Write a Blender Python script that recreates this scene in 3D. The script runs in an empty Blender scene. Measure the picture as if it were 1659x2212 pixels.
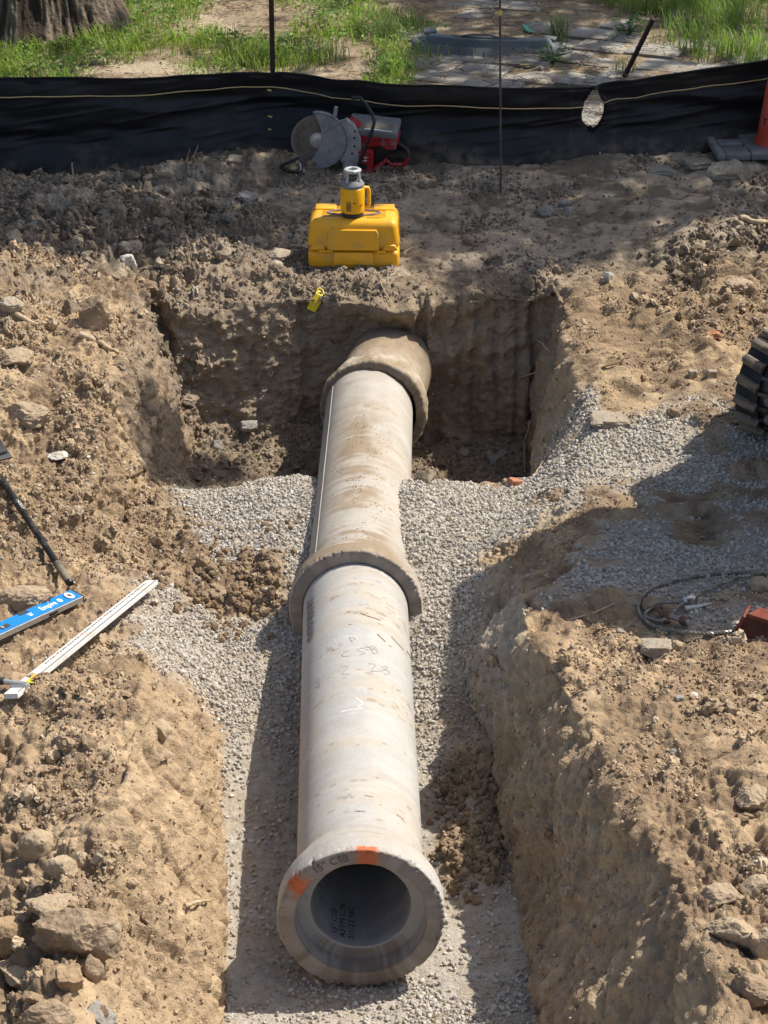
import bpy, bmesh, math, random
import numpy as np
from mathutils import Vector, Matrix, Euler
S = bpy.context.scene
R = math.radians
random.seed(7); rng = np.random.default_rng(11)

# ------------------------------------------------------------------ camera, sky, sun, exposure
CAM_H, PITCH, FPX = 5.15, R(25.9), 4950.0           # height (m), downward pitch, focal length in 1659-wide pixels
cd = bpy.data.cameras.new('camera'); cam = bpy.data.objects.new('camera', cd); S.collection.objects.link(cam)
cd.sensor_fit = 'HORIZONTAL'; cd.sensor_width = 36; cd.lens = 36*FPX/1659
cd.clip_start = .1; cd.clip_end = 1500
cam.location = (0, 0, CAM_H); cam.rotation_euler = (math.pi/2-PITCH, 0, 0)
S.camera = cam
S.render.resolution_x, S.render.resolution_y = 768, 1024
SUN = Vector((.65, .27, 1.0)).normalized()
elev = math.asin(SUN.z); azim = math.atan2(SUN.x, SUN.y)
w = bpy.data.worlds.new('World'); S.world = w; w.use_nodes = True
nt = w.node_tree; sky = nt.nodes.new('ShaderNodeTexSky'); sky.sky_type = 'NISHITA'; sky.sun_disc = False
sky.sun_elevation = elev; sky.sun_rotation = azim; sky.air_density = 1.0; sky.dust_density = 2.5; sky.ozone_density = .6
bg = nt.nodes['Background']; bg.inputs[1].default_value = .115
nt.links.new(sky.outputs[0], bg.inputs[0])
sl = bpy.data.lights.new('sun', 'SUN'); sl.energy = 4.9; sl.angle = R(.53); sl.color = (1.0, .93, .82)
so = bpy.data.objects.new('sun', sl); S.collection.objects.link(so)
so.rotation_euler = SUN.to_track_quat('Z', 'Y').to_euler(); so.location = (4, 2, 12)
S.view_settings.view_transform = 'Standard'; S.view_settings.look = 'None'
S.view_settings.exposure = .36; S.view_settings.gamma = 1; S.view_settings.use_curve_mapping = False
S.render.engine = 'CYCLES'

# ------------------------------------------------------------------ helpers
def link(o, parent=None):
    S.collection.objects.link(o)
    if parent is not None: o.parent = parent
    return o
def tag(o, label=None, cat=None, group=None, kind=None):
    for k, v in (('label', label), ('category', cat), ('group', group), ('kind', kind)):
        if v: o[k] = v
    return o
def empty(name, loc, label, cat, group=None, rot=(0, 0, 0)):
    o = bpy.data.objects.new(name, None); o.empty_display_size = .05; link(o); o.location = loc; o.rotation_euler = rot
    return tag(o, label, cat, group)
def mesh_obj(name, verts, faces, mat=None, parent=None, smooth=False):
    me = bpy.data.meshes.new(name); me.from_pydata([tuple(v) for v in verts], [], [tuple(f) for f in faces]); me.update()
    if mat: me.materials.append(mat)
    if smooth: me.shade_smooth()
    return link(bpy.data.objects.new(name, me), parent)
class MB:
    """collects pieces into one mesh"""
    def __init__(s): s.bm = bmesh.new()
    def _xf(s, vs, M):
        if M is not None: bmesh.ops.transform(s.bm, matrix=M, verts=vs)
        return vs
    def box(s, size, loc=(0, 0, 0), rot=(0, 0, 0), bevel=0, seg=2):
        r = bmesh.ops.create_cube(s.bm, size=1); vs = r['verts']
        bmesh.ops.scale(s.bm, vec=size, verts=vs)
        if bevel:
            es = list({e for v in vs for e in v.link_edges})
            g = bmesh.ops.bevel(s.bm, geom=es, offset=bevel, segments=seg, affect='EDGES', profile=.5)
            vs = list({v for v in g['verts']} | {v for v in vs if v.is_valid})
        s._xf(vs, Matrix.Translation(loc) @ Euler(rot).to_matrix().to_4x4()); return vs
    def cyl(s, r, h, loc=(0, 0, 0), rot=(0, 0, 0), seg=24, r2=None, bevel=0):
        g = bmesh.ops.create_cone(s.bm, cap_ends=True, segments=seg, radius1=r, radius2=r if r2 is None else r2, depth=h)
        vs = g['verts']
        if bevel:
            es = [e for e in {e for v in vs for e in v.link_edges} if len(e.link_faces) == 2 and max(len(f.verts) for f in e.link_faces) > 4]
            g = bmesh.ops.bevel(s.bm, geom=es, offset=bevel, segments=2, affect='EDGES')
            vs = list({v for v in g['verts']} | {v for v in vs if v.is_valid})
        s._xf(vs, Matrix.Translation(loc) @ Euler(rot).to_matrix().to_4x4()); return vs
    def tube(s, pts, r, seg=10, closed=False):
        pts = [Vector(p) for p in pts]; n = len(pts); rings = []
        rs = r if hasattr(r, '__len__') else [r]*n
        up = None
        for i, p in enumerate(pts):
            if closed: t = pts[(i+1) % n]-pts[i-1]
            else: t = pts[min(i+1, n-1)]-pts[max(i-1, 0)]
            t.normalize()
            if up is None: up = t.orthogonal().normalized()
            up = (up-t*up.dot(t)).normalized(); sd = t.cross(up)
            rings.append([s.bm.verts.new(p+(up*math.cos(a)+sd*math.sin(a))*rs[i]) for a in [2*math.pi*k/seg for k in range(seg)]])
        for i in range(n if closed else n-1):
            a, b = rings[i], rings[(i+1) % n]
            for k in range(seg): s.bm.faces.new((a[k], a[(k+1) % seg], b[(k+1) % seg], b[k]))
        if not closed: s.bm.faces.new(rings[0][::-1]); s.bm.faces.new(rings[-1])
    def lathe(s, prof, seg=32, M=None, close=False):
        """prof: (radius, height) about z"""
        rings = [[s.bm.verts.new((r*math.cos(2*math.pi*k/seg), r*math.sin(2*math.pi*k/seg), z)) for k in range(seg)] for r, z in prof]
        for i in range(len(prof)-1 + (1 if close else 0)):
            a, b = rings[i], rings[(i+1) % len(prof)]
            for k in range(seg): s.bm.faces.new((a[k], a[(k+1) % seg], b[(k+1) % seg], b[k]))
        s._xf([v for r in rings for v in r], M); return rings
    def prism(s, pts, h, M=None):
        a = [s.bm.verts.new((x, y, 0)) for x, y in pts]; b = [s.bm.verts.new((x, y, h)) for x, y in pts]; n = len(pts)
        s.bm.faces.new(a[::-1]); s.bm.faces.new(b)
        for k in range(n): s.bm.faces.new((a[k], a[(k+1) % n], b[(k+1) % n], b[k]))
        s._xf(a+b, M); return a+b
    def build(s, name, mat=None, parent=None, smooth=None):
        bmesh.ops.recalc_face_normals(s.bm, faces=s.bm.faces)
        me = bpy.data.meshes.new(name); s.bm.to_mesh(me); s.bm.free()
        if mat: me.materials.append(mat)
        if smooth:
            me.shade_smooth()
            try: me.set_sharp_from_angle(angle=R(smooth))
            except Exception: pass
        return link(bpy.data.objects.new(name, me), parent)

_perm = np.random.default_rng(3).permutation(4096).astype(np.int64); _val = np.random.default_rng(4).random(4096).astype(np.float32)*2-1
def vnoise(x, y, z=0.0, seed=0):
    x = np.asarray(x, np.float64)+seed*17.31; y = np.asarray(y, np.float64)+seed*5.7; z = np.zeros_like(x)+z+seed*3.3
    ix, iy, iz = np.floor(x).astype(np.int64), np.floor(y).astype(np.int64), np.floor(z).astype(np.int64)
    f = lambda t: t*t*t*(t*(t*6-15)+10)
    fx, fy, fz = f(x-ix), f(y-iy), f(z-iz)
    def hh(a, b, c): return _val[_perm[(_perm[(_perm[a & 4095]+b) & 4095]+c) & 4095]]
    def lay(c):
        a = hh(ix, iy, c); b = hh(ix+1, iy, c); d = hh(ix, iy+1, c); e = hh(ix+1, iy+1, c)
        return (a+(b-a)*fx)*(1-fy)+(d+(e-d)*fx)*fy
    l0, l1 = lay(iz), lay(iz+1)
    return l0+(l1-l0)*fz
def fbm(x, y, z, octs=3, seed=0, gain=.5):
    t = 0; a = 1
    for i in range(octs): t = t+a*vnoise(x*2**i, y*2**i, z*2**i, seed+i*7); a *= gain
    return t
def worley(x, y, seed=0):
    ix, iy = np.floor(x).astype(np.int64), np.floor(y).astype(np.int64); best = np.full(x.shape, 9.); rnd = np.zeros(x.shape)
    for dx in (-1, 0, 1):
        for dy in (-1, 0, 1):
            a, b = ix+dx, iy+dy; k = _perm[(_perm[(a+seed*31) & 4095]+b) & 4095]
            px = a+.5+.42*_val[k]; py = b+.5+.42*_val[(k+777) & 4095]
            d = np.hypot(x-px, y-py); m = d < best; best = np.where(m, d, best); rnd = np.where(m, _val[(k+1555) & 4095], rnd)
    return best, rnd
sstep = lambda a, b, t: (lambda q: q*q*(3-2*q))(np.clip((t-a)/(b-a), 0, 1))

# ---- materials
def nodes_of(m): return m.node_tree.nodes, m.node_tree.links
def mat(name, col, rough=.6, metal=0, var=.12, scale=30, bump=0, bscale=60, col2=None, spots=None, spec=.3, transl=None, coord='Object', stretch=None):
    """principled with noise colour variation, optional second-colour blotches and bump"""
    m = bpy.data.materials.new(name); m.use_nodes = True; N, L = nodes_of(m); p = N['Principled BSDF']
    p.inputs['Roughness'].default_value = rough; p.inputs['Metallic'].default_value = metal; p.inputs['Specular IOR Level'].default_value = spec
    tc = N.new('ShaderNodeTexCoord'); src = tc.outputs[coord]
    if stretch:
        mp = N.new('ShaderNodeMapping'); mp.inputs['Scale'].default_value = stretch; L.new(src, mp.inputs[0]); src = mp.outputs[0]
    n = N.new('ShaderNodeTexNoise'); n.inputs['Scale'].default_value = scale; n.inputs['Detail'].default_value = 6; L.new(src, n.inputs['Vector'])
    mr = N.new('ShaderNodeMapRange'); mr.inputs[1].default_value = .3; mr.inputs[2].default_value = .7
    mr.inputs[3].default_value = 1-var; mr.inputs[4].default_value = 1+var; L.new(n.outputs[0], mr.inputs[0])
    mx = N.new('ShaderNodeVectorMath'); mx.operation = 'SCALE'; mx.inputs[0].default_value = col[:3]; L.new(mr.outputs[0], mx.inputs['Scale'])
    out = mx.outputs[0]
    if col2:
        n2 = N.new('ShaderNodeTexNoise'); n2.inputs['Scale'].default_value = spots or scale*.3; n2.inputs['Detail'].default_value = 8; n2.inputs['Roughness'].default_value = .65
        L.new(src, n2.inputs['Vector'])
        r2 = N.new('ShaderNodeMapRange'); r2.inputs[1].default_value = .5; r2.inputs[2].default_value = .66; L.new(n2.outputs[0], r2.inputs[0])
        mm = N.new('ShaderNodeMix'); mm.data_type = 'RGBA'; L.new(r2.outputs[0], mm.inputs[0]); L.new(out, mm.inputs[6]); mm.inputs[7].default_value = (*col2[:3], 1); out = mm.outputs[2]
    L.new(out, p.inputs['Base Color'])
    if bump:
        b = N.new('ShaderNodeBump'); b.inputs['Strength'].default_value = bump; b.inputs['Distance'].default_value = .01
        nb = N.new('ShaderNodeTexNoise'); nb.inputs['Scale'].default_value = bscale; nb.inputs['Detail'].default_value = 6; L.new(src, nb.inputs['Vector'])
        L.new(nb.outputs[0], b.inputs['Height']); L.new(b.outputs[0], p.inputs['Normal'])
    if transl:
        t = N.new('ShaderNodeBsdfTranslucent'); L.new(out, t.inputs[0]); ms = N.new('ShaderNodeMixShader'); ms.inputs[0].default_value = transl
        L.new(p.outputs[0], ms.inputs[1]); L.new(t.outputs[0], ms.inputs[2]); L.new(ms.outputs[0], N['Material Output'].inputs[0])
    return m
def mat_inst(name, cols, rough=.9, bump=.4, bscale=150):
    """stones and clods: each instance takes its own colour from the ramp"""
    m = bpy.data.materials.new(name); m.use_nodes = True; N, L = nodes_of(m); p = N['Principled BSDF']
    p.inputs['Roughness'].default_value = rough; p.inputs['Specular IOR Level'].default_value = .2
    oi = N.new('ShaderNodeObjectInfo'); cr = N.new('ShaderNodeValToRGB'); el = cr.color_ramp.elements
    while len(el) < len(cols): el.new(.5)
    for i, c in enumerate(cols): el[i].position = i/(len(cols)-1); el[i].color = (*c, 1)
    L.new(oi.outputs['Random'], cr.inputs[0])
    tc = N.new('ShaderNodeTexCoord'); n = N.new('ShaderNodeTexNoise'); n.inputs['Scale'].default_value = 4; n.inputs['Detail'].default_value = 5
    L.new(tc.outputs['Object'], n.inputs['Vector'])
    mr = N.new('ShaderNodeMapRange'); mr.inputs[3].default_value = .75; mr.inputs[4].default_value = 1.25; L.new(n.outputs[0], mr.inputs[0])
    mx = N.new('ShaderNodeVectorMath'); mx.operation = 'SCALE'; L.new(cr.outputs[0], mx.inputs[0]); L.new(mr.outputs[0], mx.inputs['Scale']); L.new(mx.outputs[0], p.inputs['Base Color'])
    return m
def mat_vcol(name, attr='tint', rough=.95, var=.3, scales=(14, 90, 400), bump=(.5, .006), spec=.15, bs=(70, 260)):
    m = bpy.data.materials.new(name); m.use_nodes = True; N, L = nodes_of(m); p = N['Principled BSDF']
    p.inputs['Roughness'].default_value = rough; p.inputs['Specular IOR Level'].default_value = spec
    a = N.new('ShaderNodeAttribute'); a.attribute_name = attr; tc = N.new('ShaderNodeTexCoord'); out = a.outputs['Color']
    for i, sc in enumerate(scales):
        n = N.new('ShaderNodeTexNoise'); n.inputs['Scale'].default_value = sc; n.inputs['Detail'].default_value = 4; n.inputs['Roughness'].default_value = .6
        L.new(tc.outputs['Object'], n.inputs['Vector'])
        mr = N.new('ShaderNodeMapRange'); mr.inputs[1].default_value = .28; mr.inputs[2].default_value = .72
        mr.inputs[3].default_value = 1-var; mr.inputs[4].default_value = 1+var; L.new(n.outputs[0], mr.inputs[0])
        mx = N.new('ShaderNodeVectorMath'); mx.operation = 'SCALE'; L.new(out, mx.inputs[0]); L.new(mr.outputs[0], mx.inputs['Scale']); out = mx.outputs[0]
    L.new(out, p.inputs['Base Color'])
    prev = None
    for sc in bs:
        b = N.new('ShaderNodeBump'); b.inputs['Strength'].default_value = bump[0]; b.inputs['Distance'].default_value = bump[1]*70/sc
        nb = N.new('ShaderNodeTexNoise'); nb.inputs['Scale'].default_value = sc; nb.inputs['Detail'].default_value = 5; L.new(tc.outputs['Object'], nb.inputs['Vector'])
        L.new(nb.outputs[0], b.inputs['Height'])
        if prev: L.new(prev.outputs[0], b.inputs['Normal'])
        prev = b
    L.new(prev.outputs[0], p.inputs['Normal'])
    return m
def set_col(me, cols, name='tint'):
    a = me.color_attributes.new(name, 'FLOAT_COLOR', 'POINT'); c = np.ones((len(me.vertices), 4), np.float32); c[:, :3] = cols; a.data.foreach_set('color', c.ravel())
def grid_mesh(name, P, m=None, parent=None, cols=None, smooth=True):
    nv, nu = P.shape[:2]; me = bpy.data.meshes.new(name)
    me.vertices.add(nv*nu); me.vertices.foreach_set('co', P.reshape(-1).astype(np.float32))
    i = (np.arange(nv-1)[:, None]*nu+np.arange(nu-1)[None]).reshape(-1)
    q = np.stack([i, i+1, i+nu+1, i+nu], 1); nf = len(q)
    me.loops.add(nf*4); me.loops.foreach_set('vertex_index', q.reshape(-1).astype(np.int32))
    me.polygons.add(nf); me.polygons.foreach_set('loop_start', np.arange(nf, dtype=np.int32)*4); me.polygons.foreach_set('loop_total', np.full(nf, 4, np.int32))
    me.update(calc_edges=True); me.validate()
    if m: me.materials.append(m)
    if smooth: me.shade_smooth()
    if cols is not None: set_col(me, cols.reshape(-1, 3))
    return link(bpy.data.objects.new(name, me), parent)

# ------------------------------------------------------------------ the ground: a loft through cross sections (x, z[, dy])
F12 = -.52
ST = [  # Y, sixteen knots left to right
 (3.5, [(-14,.45),(-3.5,.45),(-2.2,.35),(-1.6,.3),(-1.05,.44),(-.82,.05),(-.56,-.3),(-.3,-.31),(.1,-.31),(.66,-.3),(.95,.1),(1.3,.5),(1.6,.48),(2.2,.5),(4,.5),(14,.5)]),
 (6.3, [(-14,.45),(-3.5,.45),(-2.2,.34),(-1.5,.26),(-1.04,.42),(-.82,.05),(-.6,-.3),(-.35,-.315),(.12,-.315),(.62,-.3),(.82,.1),(1.09,.47),(1.3,.45),(2.2,.5),(4,.5),(14,.5)]),
 (7.0, [(-14,.45),(-3.5,.45),(-2.2,.32),(-1.5,.24),(-.99,.42),(-.8,.06),(-.615,-.3),(-.38,-.315),(.14,-.315),(.585,-.3),(.74,.1),(.95,.46),(1.3,.46),(2.2,.5),(4,.5),(14,.5)]),
 (7.8, [(-14,.5),(-3.5,.5),(-2.2,.36),(-1.55,.34),(-.97,.42),(-.8,.08),(-.66,-.29),(-.4,-.31),(.14,-.31),(.53,-.29),(.63,.1),(.79,.44),(1.2,.45),(2.2,.48),(4,.5),(14,.5)]),
 (8.3, [(-14,.5),(-3.5,.5),(-2.2,.36),(-1.5,.33),(-1.02,.37),(-.82,.08),(-.69,-.28),(-.4,-.3),(.14,-.3),(.505,-.28),(.56,.1),(.68,.43),(1.1,.43),(2.2,.46),(4,.5),(14,.5)]),
 (8.65,[(-14,.5),(-3.5,.45),(-2.2,.14),(-1.55,.09),(-1.04,.22),(-.86,.04),(-.71,-.26),(-.4,-.29),(.14,-.29),(.49,-.25),(.53,.1),(.6,.4),(1.05,.41),(2.2,.44),(4,.5),(14,.5)]),
 (9.1, [(-14,.5),(-3.5,.4),(-2.2,.12),(-1.6,.06),(-1.08,.09),(-.9,-.04),(-.74,-.2),(-.4,-.25),(.14,-.23),(.4,-.16),(.5,.06),(.62,.3),(.95,.38),(2.2,.42),(4,.5),(14,.5)]),
 (9.6, [(-14,.55),(-3.5,.5),(-2.2,.22),(-1.7,.07),(-1.2,.0),(-.98,-.08),(-.76,-.14),(-.42,-.13),(.16,.0),(.34,.03),(.46,.10),(.62,.22),(.85,.33),(2.2,.4),(4,.5),(14,.5)]),
 (10.1,[(-14,.6),(-3.6,.7),(-2.3,.4),(-1.8,.18),(-1.42,-.03),(-1.1,-.08),(-.78,-.09),(-.4,.0),(.16,.15),(.32,.13),(.5,.15),(.68,.22),(.9,.32),(2.2,.4),(4,.5),(14,.5)]),
 (10.5,[(-14,.6),(-3.7,.8),(-2.35,.55),(-1.9,.36),(-1.5,.12),(-1.38,-.06),(-.85,-.06),(-.4,.05),(.16,.19),(.3,.165),(.5,.13),(.72,.15),(1.0,.36),(2.2,.41),(4,.5),(14,.5)]),
 (10.72,[(-14,.6),(-3.7,.85),(-2.35,.62),(-1.95,.45),(-1.5,.3),(-1.34,-.07),(-.85,-.05),(-.4,.05),(.16,.14),(.3,.125),(.5,.11),(.76,.13),(1.06,.4),(2.2,.43),(4,.5),(14,.5)]),
 (11.0,[(-14,.6),(-3.7,.9),(-2.4,.68),(-1.95,.52),(-1.44,.38),(-1.3,-.08),(-.9,-.08),(-.4,.0),(.17,-.26),(.3,-.3),(.8,F12),(.86,0),(1.1,.45),(2.2,.46),(4,.5),(14,.5)]),
 (11.3,[(-14,.6),(-3.7,.9),(-2.4,.74),(-1.95,.6),(-1.4,.46),(-1.26,-.1),(-.98,-.2),(-.4,-.25),(.17,F12),(.3,F12),(.84,F12),(.89,0),(1.07,.47),(2.2,.48),(4,.5),(14,.5)]),
 (11.7,[(-14,.6),(-3.7,.9),(-2.4,.8),(-1.9,.66),(-1.36,.5),(-1.22,.0),(-1.1,-.38),(-.4,F12),(.17,F12-.02),(.3,F12-.02),(.87,F12),(.91,0),(1.03,.49),(2.2,.5),(4,.5),(14,.5)]),
 (12.0,[(-14,.6),(-3.7,.9),(-2.4,.82),(-1.9,.68),(-1.36,.52),(-1.2,.0),(-1.14,-.38),(-.4,F12),(.17,F12-.02),(.3,F12-.02),(.9,F12+.02),(.93,0),(1.01,.49),(2.2,.5),(4,.5),(14,.5)]),
 (12.3,[(-14,.6),(-3.7,.9),(-2.4,.82),(-1.9,.68),(-1.36,.52),(-1.2,.0,-.1),(-1.12,-.36,-.1),(-.4,-.47,.0),(.17,-.52),(.3,-.54),(.92,-.52),(.94,-.1),(1.0,.5),(2.2,.5),(4,.5),(14,.5)]),
 (12.53,[(-14,.6),(-3.7,.9),(-2.4,.8),(-1.9,.66),(-1.36,.52),(-1.19,.05,-.2),(-1.05,-.26,-.17),(-.4,-.34,.0),(.17,-.46,.03),(.3,-.48,.03),(.93,-.46,.03),(.95,-.1,.03),(1.0,.5),(2.2,.5),(4,.5),(14,.5)]),
 (12.6,[(-14,.6),(-3.7,.85),(-2.4,.78),(-1.9,.64),(-1.36,.53,-.2),(-1.18,.46,-.28),(-.9,.4,-.12),(-.4,.42,.0),(.17,.4),(.3,.41),(.93,.43),(.96,.45),(1.0,.5),(2.2,.5),(4,.5),(14,.5)]),
 (12.75,[(-14,.6),(-3.7,.82),(-2.4,.76),(-1.9,.62),(-1.36,.54),(-1.15,.54),(-.9,.54),(-.4,.5),(.17,.5),(.3,.5),(.93,.51),(.96,.51),(1.0,.51),(2.2,.5),(4,.5),(14,.5)]),
]
for Y, h0, hL in ((13.3, .51, .72), (14.0, .52, .62), (14.6, .55, .53), (15.3, .56, .56), (17, .56, .56), (20, .58, .58), (30, .6, .6), (80, 1, 1), (400, 3, 3)):
    xs = [-14, -3.7, -2.4, -1.9, -1.36, -1.1, -.8, -.4, .17, .5, .75, .9, 1.1, 2.2, 4, 14]; k = max(1, Y/16)
    ST.append((Y, [(x*k if Y > 17 else x, hL if x < -1.8 else (h0*.5+hL*.5 if x < -1.3 else h0)) for x in xs]))
NC = [10, 40, 85, 70, 50, 50, 55, 30, 22, 50, 42, 50, 45, 95, 40, 10]
def build_ground():
    st = np.array([[(p[0], Y+(p[2] if len(p) > 2 else 0), p[1]) for p in ks] for Y, ks in ST])
    # columns
    U = [];
    for k in range(15): U += list(k+np.arange(NC[k])/NC[k])
    U = np.array(U+[15.0])
    # rows: dense in the view
    V = []
    for s in range(len(ST)-1):
        y0, y1 = ST[s][0], ST[s+1][0]; L = np.linalg.norm(st[s+1, 7:13]-st[s, 7:13], axis=1).max()
        step = .03 if y0 < 5 else .0085 if y0 < 12.8 else .014 if y0 < 14.5 else .03 if y0 < 19.9 else .35 if y0 < 29 else 6
        n = max(2, int(L/step)); V += list(s+np.arange(n)/n)
    V = np.array(V+[len(ST)-1.0])
    ku = np.minimum(U.astype(int), 14); fu = (U-ku)[None, :, None]
    # monotone-ish smooth interpolation along y
    kv = np.minimum(V.astype(int), len(ST)-2); fv = (V-kv)[:, None, None]
    A = st[kv]*(1-fv)+st[kv+1]*fv
    P = A[:, ku]*(1-fu)+A[:, ku+1]*fu
    # soften the creases (blur indices, not across far rows)
    def blur(P, n):
        for _ in range(n):
            Q = P.copy(); Q[1:-1] = (P[:-2]+2*P[1:-1]+P[2:])/4; P = Q.copy(); P[:, 1:-1] = (Q[:, :-2]+2*Q[:, 1:-1]+Q[:, 2:])/4
        return P
    P = blur(P, 14)
    X, Y, Z = P[..., 0], P[..., 1], P[..., 2]
    # broad mounds
    for bx, by, sx, sy, h in ((-2.4,13.9,.7,.25,.06),(-1.15,14.5,.55,.2,.09),(-.72,14.7,.35,.2,.13),(-2.0,13.3,.5,.35,.12),(-1.35,13.5,.45,.3,.08),(-.95,12.95,.3,.2,.07),
                              (2.0,13.2,.45,.3,.16),(2.6,12.6,.6,.5,.12),(2.3,11.9,.4,.3,.06),(1.55,12.0,.4,.3,.05),(1.5,7.6,.5,.4,.05),(1.75,6.6,.4,.5,.1),(-1.6,6.6,.5,.5,-.07),
                              (.42,8.3,.1,.35,.07),(.4,7.9,.1,.2,.05),(-1.35,8.15,.35,.18,.06),(-.6,10.9,.25,.2,.04),(.95,8.75,.25,.15,-.04),(1.9,13.9,.5,.2,.05),(-.45,12.9,.25,.12,-.03)):
        Z = Z+h*np.exp(-((X-bx)/sx)**2-((Y-by)/sy)**2)
    P = np.stack([X, Y, Z], -1)
    du = np.gradient(P, axis=1); dv = np.gradient(P, axis=0); N = np.cross(du, dv); N /= np.linalg.norm(N, axis=-1, keepdims=True)+1e-9
    steep = sstep(.85, .55, N[..., 2])
    # masks
    wob = fbm(X*2.2, Y*2.2, 0, 4, 21)
    wb0 = fbm(X*5, Y*5, 0, 3, 27)
    def g(cx, cy, sx, sy): return np.exp(-((X-cx)/sx)**4-((Y-cy)/sy)**4)
    lfl = np.interp(Y, [3.5, 6.3, 7.0, 7.8, 8.65, 9.1], [-.56, -.6, -.615, -.66, -.71, -.74]); rfl = np.interp(Y, [3.5, 6.3, 7, 7.8, 8.65, 9.1], [.66, .62, .585, .53, .49, .45])
    ln = vnoise(Y*5, Y*0+2.2, 0, 5)*.02
    floor = sstep(-.012, .03, X-lfl+ln)*sstep(-.012, .03, rfl-X+ln)*sstep(9.5, 9.2, Y)
    saddle = sstep(9.0, 9.3, Y)*sstep(11.28, 11.1, Y)*sstep(-.05, .42, .12*wb0+ X+1.30+.4*sstep(10.5, 9.6, Y)*0-wob*.12)*sstep(.0, .12, .72+.5*sstep(9.9, 10.6, Y)-.25*sstep(9.9, 9.0, Y)-X+wob*.1)
    lpatch = g(-.9, 9.3, .34, .5)*sstep(-.9, .1, wb0+.3*wob)
    wb2 = fbm(X*3.1+4, Y*4.3, 0, 4, 24)
    bench = g(1.55, 9.95, .85, .95)*sstep(-.25, .35, wob+.5*wb2+.08)+g(1.5, 9.25, .8, .32)*sstep(-.7, .1, wob+.5*wb2)+g(1.55, 8.68, .35, .14)*.8+g(1.0, 10.5, .5, .3)
    dirtp = .8*sstep(.25, .75, wb2+.4*wob)*sstep(9.0, 9.4, Y)*(X > .45)+g(-.75, 9.92, .26, .24)*sstep(-.4, .5, wb2+.1)+g(.75, 9.6, .35, .4)*sstep(-.5, .4, wb2+.1)+g(-.66, 9.98, .2, .22)*sstep(-.4, .5, wob+.1)+1.3*np.exp(-((X-.37)/.15)**4-((Y-8.15)/.46)**4)*sstep(-.9, -.1, wb2+.3)+g(-1.1, 10.35, .3, .35)*.7*sstep(-.4, .3, wob)+g(.45, 8.75, .2, .35)*.6+g(-.3, 7.7, .2, .12)*.25
    gm = np.clip(np.maximum.reduce([floor, saddle, lpatch, bench])-dirtp, 0, 1)
    gm = np.where(Y > 11.32, 0, gm)
    pit = sstep(11.1, 11.3, Y)*sstep(12.75, 12.6, Y)*sstep(-1.5, -1.3, X)*sstep(1.05, .98, X)*(Z < .5)
    # relief
    far = sstep(12.9, 13.4, Y); lawn = sstep(14.9, 15.2, Y)
    rough = 1+.9*g(-1.9, 13.3, .9, 1.0)+.7*g(2.2, 12.6, .9, .9)+.8*g(-1.6, 6.7, .6, .8)+.5*g(1.7, 6.9, .6, 1.1)+.3*g(-1.7, 11, .8, 1.3)
    rough = rough*(1-.45*sstep(12.8, 13.2, Y)*sstep(-1.0, -.4, X)*sstep(2.2, 1.5, X))*(1-.65*lawn)*(1-.45*far*np.exp(-((X-.9)/1.4)**4))*(1-.62*gm)
    bil = lambda f, sd: np.abs(vnoise(X*f, Y*f, Z*f, sd))
    d = (.03*fbm(X*1.7, Y*1.7, Z*1.7, 2, 1)+.03*(rough > .9)*vnoise(X*3.4, Y*3.4, Z*3.4, 6)*(1-lawn))*(1-.6*gm)
    patb = sstep(-.45, .5, fbm(X*2.1, Y*2.1, Z*2.1, 2, 37)+.5*(rough-1))*(1-lawn)*(1-.85*gm)*(1-.6*steep)
    d = d+patb*np.clip(rough, .6, 2)*(.034*bil(7, 51)+.024*bil(15, 52)+.015*bil(31, 53)+.010*bil(58, 54)+.006*fbm(X*90, Y*90, Z*90, 1, 56)-.028)
    d = d+rough*(.017*fbm(X*6, Y*6, Z*6, 2, 9)+.012*fbm(X*17, Y*17, Z*17, 3, 13, .7))
    w1, r1 = worley(X*9+.3*wob, Y*9, 2); w2, r2 = worley(X*24, Y*24, 5)
    pat = sstep(-.15, .35, fbm(X*2.7, Y*2.7, Z*0, 2, 33)+.35*(rough-1))
    d = d+(1-steep)*(1-lawn)*(1-gm)*pat*(.026*np.clip(.42+.2*r1-w1, 0, 1)*rough+.013*np.clip(.45+.25*r2-w2, 0, 1)*np.minimum(rough, 1.6))
    # scrape marks: run down the trench sides, upright on the back wall
    s1 = fbm((Y*1.0-Z*.75)*26, (Z+Y*.75)*3.0, X*3, 3, 41, .6); s2 = fbm(X*16, Z*1.6, Y*1, 3, 45)
    side = steep*(np.abs(N[..., 0]) > np.abs(N[..., 1]))
    back = steep*(N[..., 1] < -.5)*(Y > 12)
    d = d+side*s1*.019*(1-.5*(Y > 11.2))+back*(s2*.004-.03*bil(4, 57)-.012*bil(13, 58)-.006*bil(29, 59))
    grooves = np.zeros_like(X)
    for gx, gw, gd in ((.21, .035, .07), (.33, .03, .02), (.44, .02, .02), (.56, .028, .03), (.67, .02, .018), (.79, .022, .025), (-.46, .03, .025), (-.75, .02, .015), (.9, .03, .05)):
        grooves -= gd*np.exp(-((X-gx-.02*vnoise(Z*4, gx*9, 0, 3))/gw)**4)
    d = d+back*grooves+back*.02*vnoise(X*2.3, Z*4, 0, 55)*(X < .2)
    # crumbly lip of the right bank
    d = d+side*(X > 0)*(.045*np.clip(vnoise(Y*3.1, Z*2.0, 0, 61), -.6, 1)+.012*np.abs(vnoise(Y*8, Z*6, 0, 63)))
    lip = np.exp(-((Z-.42)/.1)**2)*sstep(.55, .8, X)*sstep(9.2, 8.6, Y)*sstep(1.4, 1.0, X-.1*(9-Y)); d = d+lip*(.05*vnoise(Y*4.5, X*3, 0, 65)+.02*np.abs(vnoise(Y*13, X*11, Z*9, 66)))
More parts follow.
